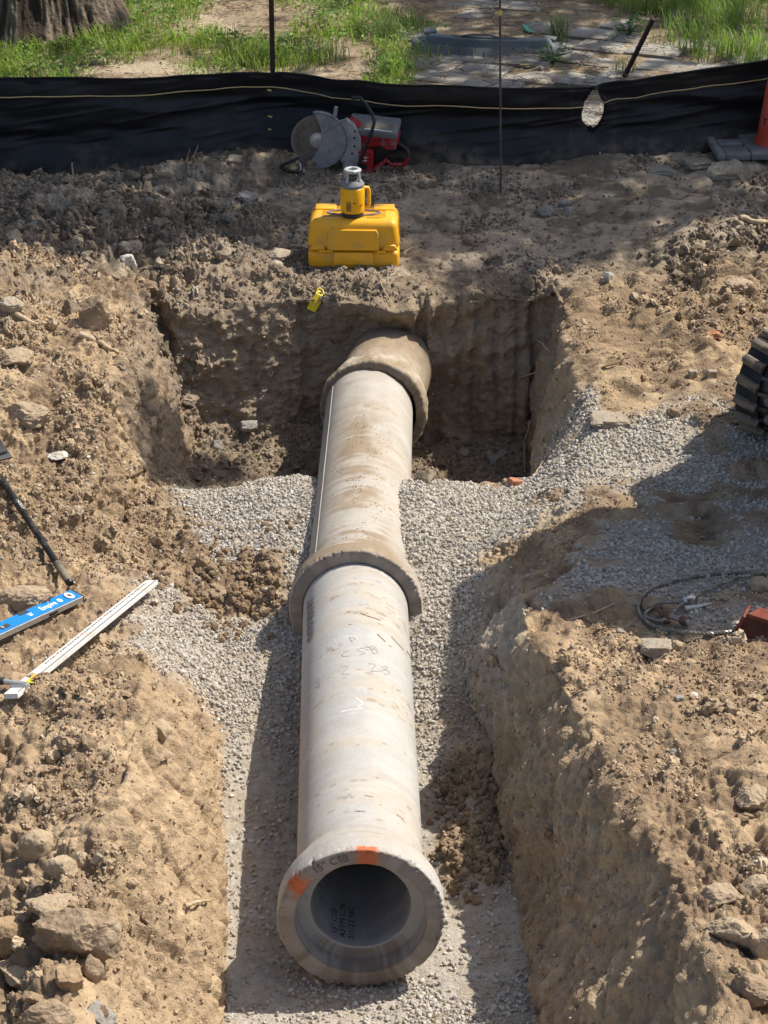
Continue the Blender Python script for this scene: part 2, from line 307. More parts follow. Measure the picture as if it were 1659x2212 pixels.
    d = d*sstep(30, 20, Y)
    for yb, wv in ((7.35, .02), (7.62, .016), (7.9, .02), (8.2, .018), (6.9, .02), (6.6, .018), (10.95, .02), (11.25, .022), (11.6, .018)):
        d = d-side*.022*np.exp(-((Y-yb-.25*(Z+.1)*np.sign(X)-.02*vnoise(Z*5, yb*7, 0, 161))/wv)**4)*sstep(-.5, .1, vnoise(Z*3, yb*3, 0, 163)+.2)
    brk = (1-.8*gm)*(1-lawn)*(1-.45*side)*(.45+.55*np.clip(rough, 0, 1.6))*(1-.4*back)
    d = d+brk*(.022*sstep(-.07, .07, vnoise(X*4.2, Y*4.2, Z*4.2, 151))+.012*sstep(-.08, .08, vnoise(X*10, Y*10, Z*10, 152))+.007*sstep(-.1, .1, vnoise(X*24, Y*24, Z*24, 153))-.02)
    d = d-brk*.014*np.clip(1-6*np.abs(vnoise(X*5.5, Y*5.5, Z*5.5, 155)), 0, 1)*(vnoise(X*2, Y*2, Z*2, 156) > 0)
    d = d*sstep(30, 20, Y)
    P = P+N*d[..., None]
    P[..., 1] -= .16*back*np.exp(-((X-.09)/.2)**2-((Z-.40)/.13)**2)
    X, Y, Z = P[..., 0], P[..., 1], P[..., 2]
    # colour of the stuff itself, with crevice shade and bounced light painted in
    c = lambda r, g_, b: np.array([r, g_, b])
    tan, mid, dark, red, grey = c(.41, .305, .192), c(.265, .19, .12), c(.185, .15, .11), c(.21, .148, .097), c(.385, .355, .31)
    n1 = fbm(X*3, Y*3, Z*3, 4, 71); n2 = fbm(X*9, Y*9, Z*9, 3, 75); n3 = fbm(X*40, Y*40, Z*40, 2, 79)
    def mixc(a, b, t): return a*(1-t[..., None])+b*t[..., None]
    col = mixc(tan[None, None], mid, sstep(-.6, .7, n1+.5*n2))
    col = mixc(col, red, .85*sstep(.05, .55, n2*.8-.5*n1+.5*patb-.22))
    moist = np.exp(-((X-.37)/.17)**4-((Y-8.12)/.46)**4)+g(-.72, 9.95, .25, .25)+.6*g(-1.05, 10.4, .3, .3); col = mixc(col, c(.23, .165, .105), np.clip(moist, 0, 1)*.8)
    strk = fbm((Y*1.0-Z*.75)*16, (Z+Y*.75)*2.0, X*3, 3, 141, .6)
    top = np.maximum(sstep(12.35, 13.0, Y)*sstep(.2, .45, Z), .8*g(-1.9, 12.6, .9, .5)*sstep(-.2, .4, n1+.3))
    col = mixc(col, mixc(dark[None, None], c(.36, .295, .22), sstep(-.2, .6, n2+n1+.45*g(.9, 13.6, 1.2, .9))), np.clip(top*1.05, 0, 1)*sstep(-.9, -.1, n1*.6+.6))
    col = mixc(col, c(.31, .245, .178), back*.8)
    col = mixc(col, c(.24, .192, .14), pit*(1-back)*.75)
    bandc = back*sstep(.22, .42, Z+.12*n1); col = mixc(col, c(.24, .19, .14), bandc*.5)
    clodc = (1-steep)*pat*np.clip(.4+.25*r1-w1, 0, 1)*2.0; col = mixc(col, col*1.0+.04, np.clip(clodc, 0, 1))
    low = np.clip(-(d-fbm(X*1.7, Y*1.7, Z*1.7, 2, 1)*.03)*26, 0, 1); col = mixc(col, col*.8, low*.3)  # hollows darkened in the colour to stand in for crevice shade
    lawnc = mixc(c(.30, .235, .16)[None, None], c(.20, .15, .10), sstep(-.3, .5, n2)); lawnc = mixc(lawnc, c(.42, .35, .25), sstep(.3, .8, n1+n2*.5)*.8)
    col = mixc(col, lawnc, lawn)
    col = mixc(col, mixc(grey[None, None], c(.37, .32, .255), sstep(-.2, .8, n2)), gm*.92)
    dusty = side*sstep(-.25, -.05, Z*-1-.0)*0; wall_l = side*(X < 0)*(Y < 9); col = mixc(col, c(.46, .345, .22), wall_l*.5); wall_r = side*(X > 0)*(Y < 11.9); col = mixc(col, c(.42, .32, .21), wall_r*.5); col = mixc(col, c(.28, .20, .13), side*.6*sstep(.05, .8, strk)); col = mixc(col, c(.26, .19, .125), back*.5*sstep(.1, .8, fbm(X*5, Z*9, 0, 3, 143)))  # right walls paled in the colour, standing in for bounced light
    greyside = side*(X > 0)*sstep(8.2, 8.9, Y)*sstep(9.9, 9.3, Y); col = mixc(col, c(.43, .385, .32), greyside*.6)
    col = np.clip(col*(1+.12*n3[..., None]), .01, .9)
    return P, col, gm, dict(steep=steep, top=top, lawn=lawn, pat=pat, rough=rough, pit=pit)
GP, GC, GM, GX = build_ground()
M_ground = mat_vcol('soil', var=.15, scales=(22, 120, 420), bump=(.75, .012), bs=(60, 150, 380))
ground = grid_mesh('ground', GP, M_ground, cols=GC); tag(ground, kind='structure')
bpy.context.view_layer.update()
CP = Vector((0, 0, CAM_H))
def ray(px, py):
    u, v = (px-829.5)/FPX, (py-1106)/FPX
    return Vector((u, math.cos(PITCH)-v*math.sin(PITCH), -math.sin(PITCH)-v*math.cos(PITCH))).normalized()
def G(px, py):
    """the ground point seen at that place of the photograph (1659 x 2212 scale)"""
    ok, p, n, _ = ground.ray_cast(CP, ray(px, py)); return (p.copy(), n.copy()) if ok else (Vector((0, 10, 0)), Vector((0, 0, 1)))
def Zg(x, y, z0=3.0):
    ok, p, n, _ = ground.ray_cast(Vector((x, y, z0)), Vector((0, 0, -1))); return p.z if ok else 0.0
def At(px, py, Y):
    d = ray(px, py); return CP+d*(Y/d.y)

# ------------------------------------------------------------------ scatters (loose stuff nobody could count)
QA = None
def quad_table():
    P = GP; a = np.linalg.norm(np.cross(P[:-1, 1:]-P[:-1, :-1], P[1:, :-1]-P[:-1, :-1]), axis=-1)
    return a
AREA = quad_table(); C0 = GP[:-1, :-1]
vis = (np.abs(C0[..., 0]) < .19*(C0[..., 1]*.9+3)+.35) & (C0[..., 1] > 5.6) & (C0[..., 1] < 21)
def sample(n, wgt, seed):
    r = np.random.default_rng(seed); wq = (wgt[:-1, :-1]*AREA*vis).reshape(-1); cs = np.cumsum(wq); idx = np.searchsorted(cs, r.random(n)*cs[-1])
    i, j = np.unravel_index(idx, AREA.shape); a = r.random(n)[:, None]; b = r.random(n)[:, None]
    P = GP; p = (P[i, j]*(1-a)+P[i, j+1]*a)*(1-b)+(P[i+1, j]*(1-a)+P[i+1, j+1]*a)*b
    nn = np.cross(P[i, j+1]-P[i, j], P[i+1, j]-P[i, j]); nn /= np.linalg.norm(nn, axis=1, keepdims=True)+1e-9
    return p, nn, r
def scatter(name, label, cat, pts, scl, material, subdiv=1, nvar=5, amp=.7, flat=(1, .8, .62), freq=1.3, seed=0, smooth=False, parent=None):
    n = len(pts); me = bpy.data.meshes.new(name); me.vertices.add(n); me.vertices.foreach_set('co', pts.astype(np.float32).ravel())
    r = np.random.default_rng(seed+5)
    a = me.attributes.new('scl', 'FLOAT', 'POINT'); a.data.foreach_set('value', scl.astype(np.float32))
    rot = r.random((n, 3))*np.array([6.28, 6.28, 6.28]) if flat[2] > .5 else r.normal(0, .35, (n, 3))+np.array([0, 0, 1])*r.random((n, 1))*6.28
    a = me.attributes.new('rotv', 'FLOAT_VECTOR', 'POINT'); a.data.foreach_set('vector', rot.astype(np.float32).ravel())
    me.materials.append(material)
    o = link(bpy.data.objects.new(name, me), parent); tag(o, label, cat, kind='stuff')
    ng = bpy.data.node_groups.new(name+'_nodes', 'GeometryNodeTree'); ng.interface.new_socket('Geometry', in_out='INPUT', socket_type='NodeSocketGeometry'); ng.interface.new_socket('Geometry', in_out='OUTPUT', socket_type='NodeSocketGeometry')
    N, L = ng.nodes, ng.links; gi, go = N.new('NodeGroupInput'), N.new('NodeGroupOutput')
    join = N.new('GeometryNodeJoinGeometry')
    for k in range(nvar):
        ico = N.new('GeometryNodeMeshIcoSphere'); ico.inputs['Subdivisions'].default_value = subdiv+1; ico.inputs['Radius'].default_value = .5
        sp = N.new('GeometryNodeSetPosition'); pos = N.new('GeometryNodeInputPosition'); nz = N.new('ShaderNodeTexNoise'); nz.inputs['Scale'].default_value = freq; nz.inputs['Detail'].default_value = 1.5
        ad = N.new('ShaderNodeVectorMath'); ad.operation = 'ADD'; ad.inputs[1].default_value = (k*7.3+seed, k*3.1, k*1.7)
        L.new(pos.outputs[0], ad.inputs[0]); L.new(ad.outputs[0], nz.inputs['Vector'])
        sb = N.new('ShaderNodeVectorMath'); sb.operation = 'SUBTRACT'; sb.inputs[1].default_value = (.5, .5, .5); L.new(nz.outputs['Color'], sb.inputs[0])
        sc = N.new('ShaderNodeVectorMath'); sc.operation = 'SCALE'; sc.inputs['Scale'].default_value = amp; L.new(sb.outputs[0], sc.inputs[0])
        L.new(ico.outputs[0], sp.inputs[0]); L.new(sc.outputs[0], sp.inputs['Offset'])
        tr = N.new('GeometryNodeTransform'); tr.inputs['Scale'].default_value = (flat[0], flat[1]*(1+.15*(k-1)/nvar), flat[2]*(1+.25*(k % 3-1))); L.new(sp.outputs[0], tr.inputs[0])
        smn = N.new('GeometryNodeSetShadeSmooth'); smn.inputs['Shade Smooth'].default_value = smooth; L.new(tr.outputs[0], smn.inputs[0])
        sm = N.new('GeometryNodeSetMaterial'); sm.inputs['Material'].default_value = material; L.new(smn.outputs[0], sm.inputs[0])
        gti = N.new('GeometryNodeGeometryToInstance'); L.new(sm.outputs[0], gti.inputs[0]); L.new(gti.outputs[0], join.inputs[0])
    iop = N.new('GeometryNodeInstanceOnPoints'); iop.inputs['Pick Instance'].default_value = True
    na = N.new('GeometryNodeInputNamedAttribute'); na.data_type = 'FLOAT_VECTOR'; na.inputs['Name'].default_value = 'rotv'
    nb = N.new('GeometryNodeInputNamedAttribute'); nb.data_type = 'FLOAT'; nb.inputs['Name'].default_value = 'scl'
    e2r = N.new('FunctionNodeEulerToRotation'); L.new(na.outputs[0], e2r.inputs[0]); L.new(e2r.outputs[0], iop.inputs['Rotation']); L.new(nb.outputs[0], iop.inputs['Scale'])
    L.new(gi.outputs[0], iop.inputs['Points']); L.new(join.outputs[0], iop.inputs['Instance']); L.new(iop.outputs[0], go.inputs[0])
    md = o.modifiers.new('scatter', 'NODES'); md.node_group = ng
    return o
M_peb = mat_inst('limestone_gravel', [(.33, .285, .225), (.43, .39, .33), (.52, .48, .42), (.37, .335, .285), (.58, .55, .50), (.31, .245, .17), (.46, .435, .395), (.40, .375, .335)], .85)
M_crumb = mat_inst('soil_crumb', [(.18, .125, .08), (.38, .29, .19), (.45, .35, .235), (.28, .20, .13), (.33, .245, .16), (.49, .40, .285)], .95)
M_dcrumb = mat_inst('topsoil_crumb', [(.13, .103, .075), (.23, .182, .132), (.30, .24, .175), (.17, .135, .098), (.40, .34, .265)], .95)
loose = sstep(.25, .85, GM+.25*fbm(GP[..., 0]*9, GP[..., 1]*9, 0, 2, 93))*(GM > .02)+.012*(GP[..., 1] < 11.3)*(np.abs(GP[..., 0]) < 2.2)*(GP[..., 1] > 8.4)
sc_of = lambda r, n, lo, hi, p=2.2: lo+(hi-lo)*r.random(n)**p
nz_g = fbm(GP[..., 0]*2.5, GP[..., 1]*2.5, 0, 3, 91)
comp = 1-.86*sstep(9.0, 8.6, GP[..., 1])*sstep(-.55, .25, nz_g+.25)                # packed, dusty trench floor near the bell
patch = .35+.65*sstep(-.5, .2, fbm(GP[..., 0]*6, GP[..., 1]*6, 0, 2, 97))
p, nn, r = sample(80000, loose*comp*patch, 1); s = sc_of(r, len(p), .005, .023, 2.4); scatter('gravel', 'pale grey crushed limestone bedding gravel heaped in the trench and around the pipes', 'gravel', p+nn*s[:, None]*.22, s, M_peb, 1, 6, .75, (1, .82, .7), seed=1)
dirtm = (1-loose)*(1-GX['lawn']); topm = np.clip(GX['top'], 0, 1)
w1 = dirtm*(1-topm)*(.08+GX['pat'])*(1-.85*GX['steep'])*(1-.9*GX['pit'])
p, nn, r = sample(80000, w1+.06*dirtm*(1-topm)*GX['steep'], 2); s = sc_of(r, len(p), .003, .017, 2.8); scatter('loose_soil', 'tan crumbs of dry loose soil over the trench banks', 'soil', p+nn*s[:, None]*.2, s, M_crumb, 1, 5, .8, (1, .85, .75), seed=2)
p, nn, r = sample(2300, w1*(.03+(GX['rough']-.9).clip(0, 2)), 3); s = sc_of(r, len(p), .02, .065, 2.6); scatter('soil_clods', 'broken tan clods of dug soil on the banks', 'soil', p+nn*s[:, None]*.15, s, M_crumb, 2, 8, 1.15, (1, .85, .7), 2.3, seed=3)
w2 = dirtm*topm*(.1+GX['pat'])
p, nn, r = sample(26000, w2, 4); s = sc_of(r, len(p), .005, .03, 2.6); scatter('topsoil_crumbs', 'dark grey brown crumbs of topsoil between the pit and the fence', 'soil', p+nn*s[:, None]*.2, s, M_dcrumb, 1, 5, .8, (1, .85, .75), seed=4)
p, nn, r = sample(1300, w2*(.1+(GX['rough']-.9).clip(0, 2))+.07*dirtm*GX['pit']*(1-GX['steep']), 5); s = sc_of(r, len(p), .03, .10, 2.6); scatter('topsoil_clods', 'dark lumps of topsoil left of the pit and on the pit floor', 'soil', p+nn*s[:, None]*.12, s, M_dcrumb, 2, 8, 1.15, (1, .85, .65), 2.3, seed=5)
w3 = GX['pit']*(1-GX['steep'])
p, nn, r = sample(6500, w3, 6); s = sc_of(r, len(p), .005, .03, 2.4); scatter('pit_rubble', 'crumbled soil fallen on the floor of the pit', 'soil', p+nn*s[:, None]*.2, s, M_dcrumb, 1, 5, .8, (1, .85, .7), seed=6)

heap = np.exp(-((GP[..., 0]-.37)/.14)**4-((GP[..., 1]-8.12)/.42)**4)+.35*np.exp(-((GP[..., 0]+.75)/.3)**2-((GP[..., 1]-9.95)/.35)**2)
p, nn, r = sample(3600, heap*(1-.9*GX['steep'])*(GP[..., 0] < .47)*(.1+sstep(-.4, .5, fbm(GP[..., 0]*9, GP[..., 1]*9, 0, 2, 99))), 7); s = sc_of(r, len(p), .005, .048, 4.0); scatter('brown_clods', 'damp brown clods fallen beside the pipes on the trench gravel', 'soil', p+nn*s[:, None]*.2, s, mat_inst('damp_clod', [(.17, .12, .075), (.24, .17, .105), (.31, .23, .15), (.20, .14, .09)], .95), 2, 6, .8, (1, .85, .7), 1.6, seed=8)
# ------------------------------------------------------------------ concrete pipes
M_conc = mat_vcol('concrete', rough=.85, var=.06, scales=(9, 60, 300), bump=(.3, .003), spec=.25, bs=(90, 300))
M_conc_old = mat_vcol('old_concrete', rough=.95, var=.15, scales=(18, 90), bump=(.5, .004), bs=(50, 200))
M_ink = mat('black_marker', (.03, .03, .035), .7, var=.2)
M_ink2 = mat('faded_marker', (.23, .21, .185), .8, var=.3)
def frame_of(A, B):
    e = (Vector(B)-Vector(A)).normalized(); side = e.cross(Vector((0, 0, 1))).normalized(); up = side.cross(e); return Vector(A), e, side, up
def pipe_surface(prof, fr, base, nt=220, rim_noise=None, th0=-math.pi/2):
    A, e, sd, up = fr; pr_ = np.array(prof); th = th0+np.linspace(0, 2*np.pi, nt+1)
    r = pr_[:, 0][:, None]*np.ones_like(th)[None]; s = pr_[:, 1][:, None]*np.ones_like(th)[None]; T = np.ones_like(r)*th[None]
    Xc = np.cos(T); Zc = np.sin(T)
    if rim_noise is not None: dr, ds = rim_noise(r, s, Xc, Zc); r = r+dr; s = s+ds
    P = np.array(A-base)[None, None]+np.array(e)*s[..., None]+np.array(sd)*(r*Xc)[..., None]+np.array(up)*(r*Zc)[..., None]
    return P, r, s, T
def dens(prof, step=.012):
    out = []
    for (r0, s0), (r1, s1) in zip(prof[:-1], prof[1:]):
        n = max(1, int(math.hypot(r1-r0, s1-s0)/step)); out += [(r0+(r1-r0)*k/n, s0+(s1-s0)*k/n) for k in range(n)]
    return out+[prof[-1]]
def conc_cols(r, s, T, seed, base, dustc, dust, streak=1.0):
    a = (T-math.pi/2)*.25; c = np.ones(r.shape+(3,))*np.array(base)
    n1 = fbm(s*5, a*5, r*4, 4, seed); st = fbm(s*38, a*3.5, 0, 3, seed+3); pit = fbm(s*60, a*18, 0, 2, seed+9); lng = fbm(s*9, a*2, 0, 3, seed+15)
    def mx(c, col, t): return c*(1-t[..., None])+np.array(col)*t[..., None]
    c = mx(c, (.47, .46, .44), sstep(0, .8, n1)*.6)
    c = mx(c, (.44, .375, .29), streak*.5*sstep(.15, .8, lng+.5*st+.3*n1)); c = mx(c, (.5, .49, .48), .4*sstep(.3, .8, st))
    c = mx(c, (.24, .18, .125), streak*.6*sstep(1.05, 1.25, pit+.45*lng)*(np.sin(T) > -.2)); c = mx(c, (.37, .33, .28), .35*sstep(.1, .6, fbm(s*14, a*1.2, 0, 4, seed+21)+.2*fbm(s*90, a*9, 0, 2, seed+22)))
    c = mx(c, dustc, np.clip(dust*sstep(-.7, .5, n1+.6*st), 0, 1))
    return c
def make_pipe(name, label, A, B, seed, dustf, L, base, painted=False, lw=True):
    fr = frame_of(A, B); A, e, sd, up = fr; bs = A+Vector((0, 0, -.317))
    root = empty(name, bs, label, 'pipe', 'concrete sewer pipes with bell ends')
    def rim(r, s, X, Z):
        n = fbm(X*26*r/.3, Z*26*r/.3, s*30, 3, seed+30); edge = np.exp(-((r-.312)/.012)**2-((s-.004)/.02)**2)
        return -edge*np.clip(n-.1, 0, 1)*.010+.0008*fbm(X*9, Z*9, s*8, 2, seed), edge*np.clip(n+.1, 0, 1)*.012
    po = dens([(.2475, L), (.2475, .27)]); P, r, s, T = pipe_surface(po, fr, bs)
    def cols(r, s, T, k=1.):
        dirt = dustf(s, T); return conc_cols(r, s, T, seed, base, (.33, .26, .185) if painted else (.275, .215, .15), dirt, k)
    grid_mesh('barrel', P, M_conc, root, cols(r, s, T))
    pb = dens([(.2475, .27)])+dens([(.2475, .27), (.262, .24), (.290, .17), (.311, .125), (.317, .10), (.317, .012), (.312, .0), (.255, 0), (.249, .006), (.240, .085), (.236, .09), (.192, .094)], .005)[1:]
    P, r, s, T = pipe_surface(pb, fr, bs, 360, rim); c = cols(r, s, T)
    face = (s < .02)*(r < .313)+(r < .2549)*1.0; face = np.clip(face, 0, 1)
    n = fbm(np.cos(T)*8, np.sin(T)*8, s*9, 3, seed+50)
    c = c*(1-face[..., None])+np.array((.27, .235, .20))*(face*(1+.18*n))[..., None]
    sock = (r < .2549)*(r > .19)*(s > .02); c = c*(1-.8*sock[..., None])+.8*np.array((.36, .35, .33))*sock[..., None]
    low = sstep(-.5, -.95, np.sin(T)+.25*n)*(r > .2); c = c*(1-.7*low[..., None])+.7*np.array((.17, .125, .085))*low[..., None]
    if painted:
        ang = np.degrees(np.arctan2(np.sin(T), np.cos(T))); fc = (s < .025)*(r > .2485)
        for c0, hw, soft in ((85, 8.5, 5.5), (146, 7.5, 5)):
            t = sstep(hw+soft, hw-soft, np.abs(ang-c0)+5*fbm(np.cos(T)*30, np.sin(T)*30, r*40, 3, 88))*fc*np.clip(.74+.4*n, 0, .88)
            c = c*(1-t[..., None])+np.array((.52, .125, .035))*t[..., None]
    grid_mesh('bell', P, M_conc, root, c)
    pi = dens([(.192, .094), (.19, .1), (.19, L), (.2475, L)], .03); P, r, s, T = pipe_surface(pi, fr, bs, 160)
    c = conc_cols(r, s, T, seed+5, (.30, .30, .31), (.25, .2, .15), .4*sstep(-.8, -1, np.sin(T)), .3); grid_mesh('bore', P, M_conc, root, c)
    return root, fr, bs
def onpipe(fr, px, py, rad=.2475):
    """arc offset from the crown and distance along the pipe of the spot seen there"""
    A, e, sd, up = fr; d = ray(px, py); o = CP-A; ox, oz, dx, dz = o.dot(sd), o.dot(up), d.dot(sd), d.dot(up)
    a = dx*dx+dz*dz; b = 2*(ox*dx+oz*dz); c = ox*ox+oz*oz-rad*rad; q = b*b-4*a*c
    if q < 0: return None
    t = (-b-math.sqrt(q))/(2*a); p = o+d*t; return math.atan2(p.dot(sd), p.dot(up))*rad, p.dot(e)
def ribbons(strokes, name, m, parent, fr, base, width=.0035, rad=.2475, lift=.0012):
    A, e, sd, up = fr; vs, fs = [], []
    for st in strokes:
        pts = [q for q in st if q]
        if len(pts) < 2: continue
        fine = []
        for (a0, b0), (a1, b1) in zip(pts[:-1], pts[1:]):
            n = max(1, int(math.hypot(a1-a0, b1-b0)/.006)); fine += [(a0+(a1-a0)*k/n, b0+(b1-b0)*k/n) for k in range(n)]
        fine.append(pts[-1]); i0 = len(vs)
        for k, (a, b) in enumerate(fine):
            a2, b2 = fine[min(k+1, len(fine)-1)]; a1, b1 = fine[max(k-1, 0)]; tx, ty = a2-a1, b2-b1; l = math.hypot(tx, ty)+1e-9
            w = width*.5*(.7+.5*random.random())
            for sg in (-1, 1):
                aa, bb = a-sg*ty/l*w, b+sg*tx/l*w; th = aa/rad; rr = rad+lift
                vs.append(A-base+e*bb+sd*(rr*math.sin(th))+up*(rr*math.cos(th)))
        for k in range(len(fine)-1): fs.append((i0+2*k, i0+2*k+1, i0+2*k+3, i0+2*k+2))
    return mesh_obj(name, vs, fs, m, parent)
def text_geo(body, size, bold=0):
    cu = bpy.data.curves.new('t', 'FONT'); cu.body = body; cu.size = size; cu.offset = bold; cu.resolution_u = 2; cu.align_x = 'LEFT'
    o = bpy.data.objects.new('t', cu); S.collection.objects.link(o); bpy.context.view_layer.update()
    me = bpy.data.meshes.new_from_object(o.evaluated_get(bpy.context.evaluated_depsgraph_get())); bpy.data.objects.remove(o)
    V = [v.co.copy() for v in me.vertices]; F = [tuple(p.vertices) for p in me.polygons]; bpy.data.meshes.remove(me); return V, F
def letters(body, size, f, m, parent, bold=0):
    """one mesh per character, f maps the flat text onto its surface"""
    for i, ch in enumerate(body):
        if ch == ' ': continue
        V, F = text_geo(ch, size, bold); W, _ = text_geo(body[:i+1], size, bold); dx = max(v.x for v in W)-max(v.x for v in V)
        mesh_obj('letter', [f(Vector((v.x+dx, v.y, 0))) for v in V], F, m, parent)
def text_on(name, body, size, M, m, parent, fn=None): letters(body, size, fn, m, parent)

def dust_near(s, T): return .12*sstep(.3, 1, np.sin(T))+.35*np.exp(-((s-.15)/.15)**2)*sstep(.2, 1, np.sin(T))
def dust_mid(s, T): return 1.35*np.exp(-((T-math.pi/2+.03)/.6)**2)*(.3+.7*sstep(2.0, 1.3, s))*np.clip(.8+.5*fbm(s*7, T*3, 0, 3, 903), 0, 1)+.55*sstep(.55, .1, s)*sstep(.0, .6, np.sin(T))+.3*sstep(.1, -.3, np.cos(T))
P1A, P1B = (-.086, 7.09, 0), (-.136, 9.62, 0); P2A, P2B = (-.134, 9.54, 0), (-.082, 12.03, 0)
pipe1, fr1, b1 = make_pipe('concrete_pipe', 'clean pale concrete pipe nearest the camera with orange paint marks on its open bell', P1A, P1B, 101, dust_near, 2.53, (.40, .395, .38), True)
pipe2, fr2, b2 = make_pipe('concrete_pipe', 'dusty middle concrete pipe half buried in gravel between the pit and the nearest pipe', P2A, P2B, 131, dust_mid, 2.49, (.40, .37, .325))
# old pipe coming out of the back wall
frO = frame_of((-.066, 11.93, -.01), (.06, 12.75, -.01)); AO = frO[0]; bO = AO+Vector((0, 0, -.33))
old = empty('old_pipe', bO, 'old dirt crusted pipe sticking out of the back wall of the pit', 'pipe')
prof = dens([(.262, .30), (.249, .10), (.250, .0), (.262, -.006), (.298, -.004), (.305, .01), (.306, .05), (.300, .11), (.283, .17), (.262, .25), (.256, .42), (.255, .95)], .009)
def onoise(r, s, X, Z):
    n = fbm(X*3, Z*3, s*5, 3, 203); e_ = np.exp(-((s-.0)/.03)**2); return .009*n*(r > .27)+.0022*fbm(X*14, Z*14, s*14, 2, 207)*(r > .27), e_*.009*fbm(X*7, Z*7, r*4, 3, 209)
P, r, s, T = pipe_surface(prof, frO, bO, 260, onoise)
n = fbm(np.cos(T)*3, np.sin(T)*3, s*6, 4, 211)[..., None]
c = np.array((.29, .225, .155))*(1-np.clip(.35+n, 0, 1))+np.array((.40, .345, .27))*np.clip(.35+n, 0, 1)
tk = sstep(.25, .6, s+.15*n[..., 0])[..., None]*.8; c = c*(1-tk)+tk*np.array((.22, .17, .12))
dk = ((r < .297)*(s < .31)*(s < .02+0*s))[..., None]; c = np.where(dk, np.array((.2, .16, .12)), c)
k = prof.index((.305, .01)) if (.305, .01) in prof else 12
grid_mesh('barrel', P[k:], M_conc_old, old, c[k:]); grid_mesh('collar_lip', P[:k+1], M_conc_old, old, c[:k+1])

A2, e2, sd2, up2 = fr2; th_ = R(38); b = MB(); b.tube([A2-b2+e2*s_-sd2*(.2478*math.sin(th_*1.45))+up2*(.2478*math.cos(th_*1.45)) for s_ in np.linspace(.28, 2.4, 40)], .0035, 6); b.build('mould_seam', mat('seam_concrete', (.36, .335, .30), .9, bump=.4), pipe2, 60)
# writing on the near pipe, in zoomed picture coordinates of that part
def c7(x, y): return onpipe(fr1, (680+x/3.95)/1.15732, (1360+y/3.95)/1.15732)
hand = [[(535, 1025), (560, 1030), (545, 1080)], [(545, 1078), (575, 1020), (620, 1050)], [(550, 1055), (600, 1045)], [(700, 980), (670, 985), (658, 1000), (675, 1008), (705, 1000)],
        [(760, 925), (795, 975)], [(757, 925), (815, 930), (822, 945), (785, 955)],
        [(760, 1055), (715, 1065), (693, 1095), (700, 1112), (745, 1110), (775, 1105)], [(915, 1030), (870, 1030), (835, 1048), (870, 1062), (910, 1072), (915, 1085), (860, 1098)],
        [(965, 1015), (1000, 1085)], [(968, 1015), (1010, 1010), (1020, 1025), (985, 1040), (1030, 1045), (1045, 1075), (1000, 1085)], [(920, 1045), (960, 1048)],
        [(672, 1215), (715, 1205), (752, 1215), (720, 1250), (688, 1288), (730, 1290), (770, 1280)], [(830, 1240), (885, 1240)],
        [(945, 1185), (1000, 1185), (1022, 1200), (990, 1235), (975, 1262), (1020, 1258), (1055, 1262)], [(1075, 1215), (1130, 1212), (1145, 1228), (1095, 1240), (1150, 1252), (1165, 1280), (1110, 1290)],
        [(430, 1340), (465, 1330), (470, 1350), (430, 1370), (470, 1375), (470, 1400), (405, 1415)], [(540, 1330), (585, 1315)]]
for grp in ([0, 1, 2], [3], [4, 5], [6], [7], [8, 9], [10], [11], [12], [13], [14], [15], [16]):
    ribbons([[c7(*q) for q in hand[i]] for i in grp], 'handwritten_mark', M_ink2, pipe1, fr1, b1, .0021)
hs = []
for k in range(30):
    y = 560+k*13.5; hs.append([(347, y+26+random.uniform(-4, 4)), (372+random.uniform(-8, 12), y+8), (425+random.uniform(-25, 8), y-32+random.uniform(-5, 5))])
ribbons([[c7(*q) for q in s] for s in hs], 'stamp_mark', mat('stamp_ink', (.05, .055, .07), .7, var=.3), pipe1, fr1, b1, .0042)['kind'] = 'stuff'
M_mud = mat('dry_mud', (.24, .15, .09), .95, var=.3, scale=80)
mud = []
for k in range(9):
    x, y = random.choice([(random.uniform(560, 1100), random.uniform(600, 820)), (random.uniform(1000, 1350), random.uniform(860, 1150)), (random.uniform(700, 1300), random.uniform(900, 1250)), (random.uniform(400, 1400), random.uniform(1400, 1738))])
    l = random.uniform(8, 46); sl_ = (x-830)/560*.9; mud.append([(x, y), (x+l, y+l*sl_*.9)])
ribbons([[c7(*q) for q in s] for s in mud], 'mud_streak', M_mud, pipe1, fr1, b1, .0042)['kind'] = 'stuff'
ribbons([[c7(*q) for q in s] for s in [[(1175, 915), (1230, 975), (1300, 1050)], [(1180, 920), (1240, 985), (1285, 1030)], [(1040, 890), (1080, 930), (1120, 965)], [(1330, 1060), (1370, 1130)], [(870, 685), (950, 715), (1070, 755)]]], 'mud_smear', M_mud, pipe1, fr1, b1, .009)['kind'] = 'stuff'
low = []
for k in range(8):
    a = random.uniform(-.22, .24); s_ = random.choice([random.uniform(.32, .6), random.uniform(.3, 1.9)]); l = random.uniform(.008, .04); low.append([(a, s_), (a+l, s_-l*random.uniform(-.1, .25))])
ribbons(low, 'mud_streak', M_mud, pipe1, fr1, b1, .0038)['kind'] = 'stuff'
ribbons([[(random.uniform(-.2, .2)+k*.0, s_), (random.uniform(-.2, .2)*.0+k, s_+.01)] for k, s_ in [(.02, 1.12)]]+[[(-.01, 1.22), (.015, 1.19), (.02, 1.165), (.0, 1.15), (.018, 1.13)]], 'chalk_mark', mat('chalk', (.75, .74, .72), .9, var=.1), pipe1, fr1, b1, .006)['kind'] = 'stuff'
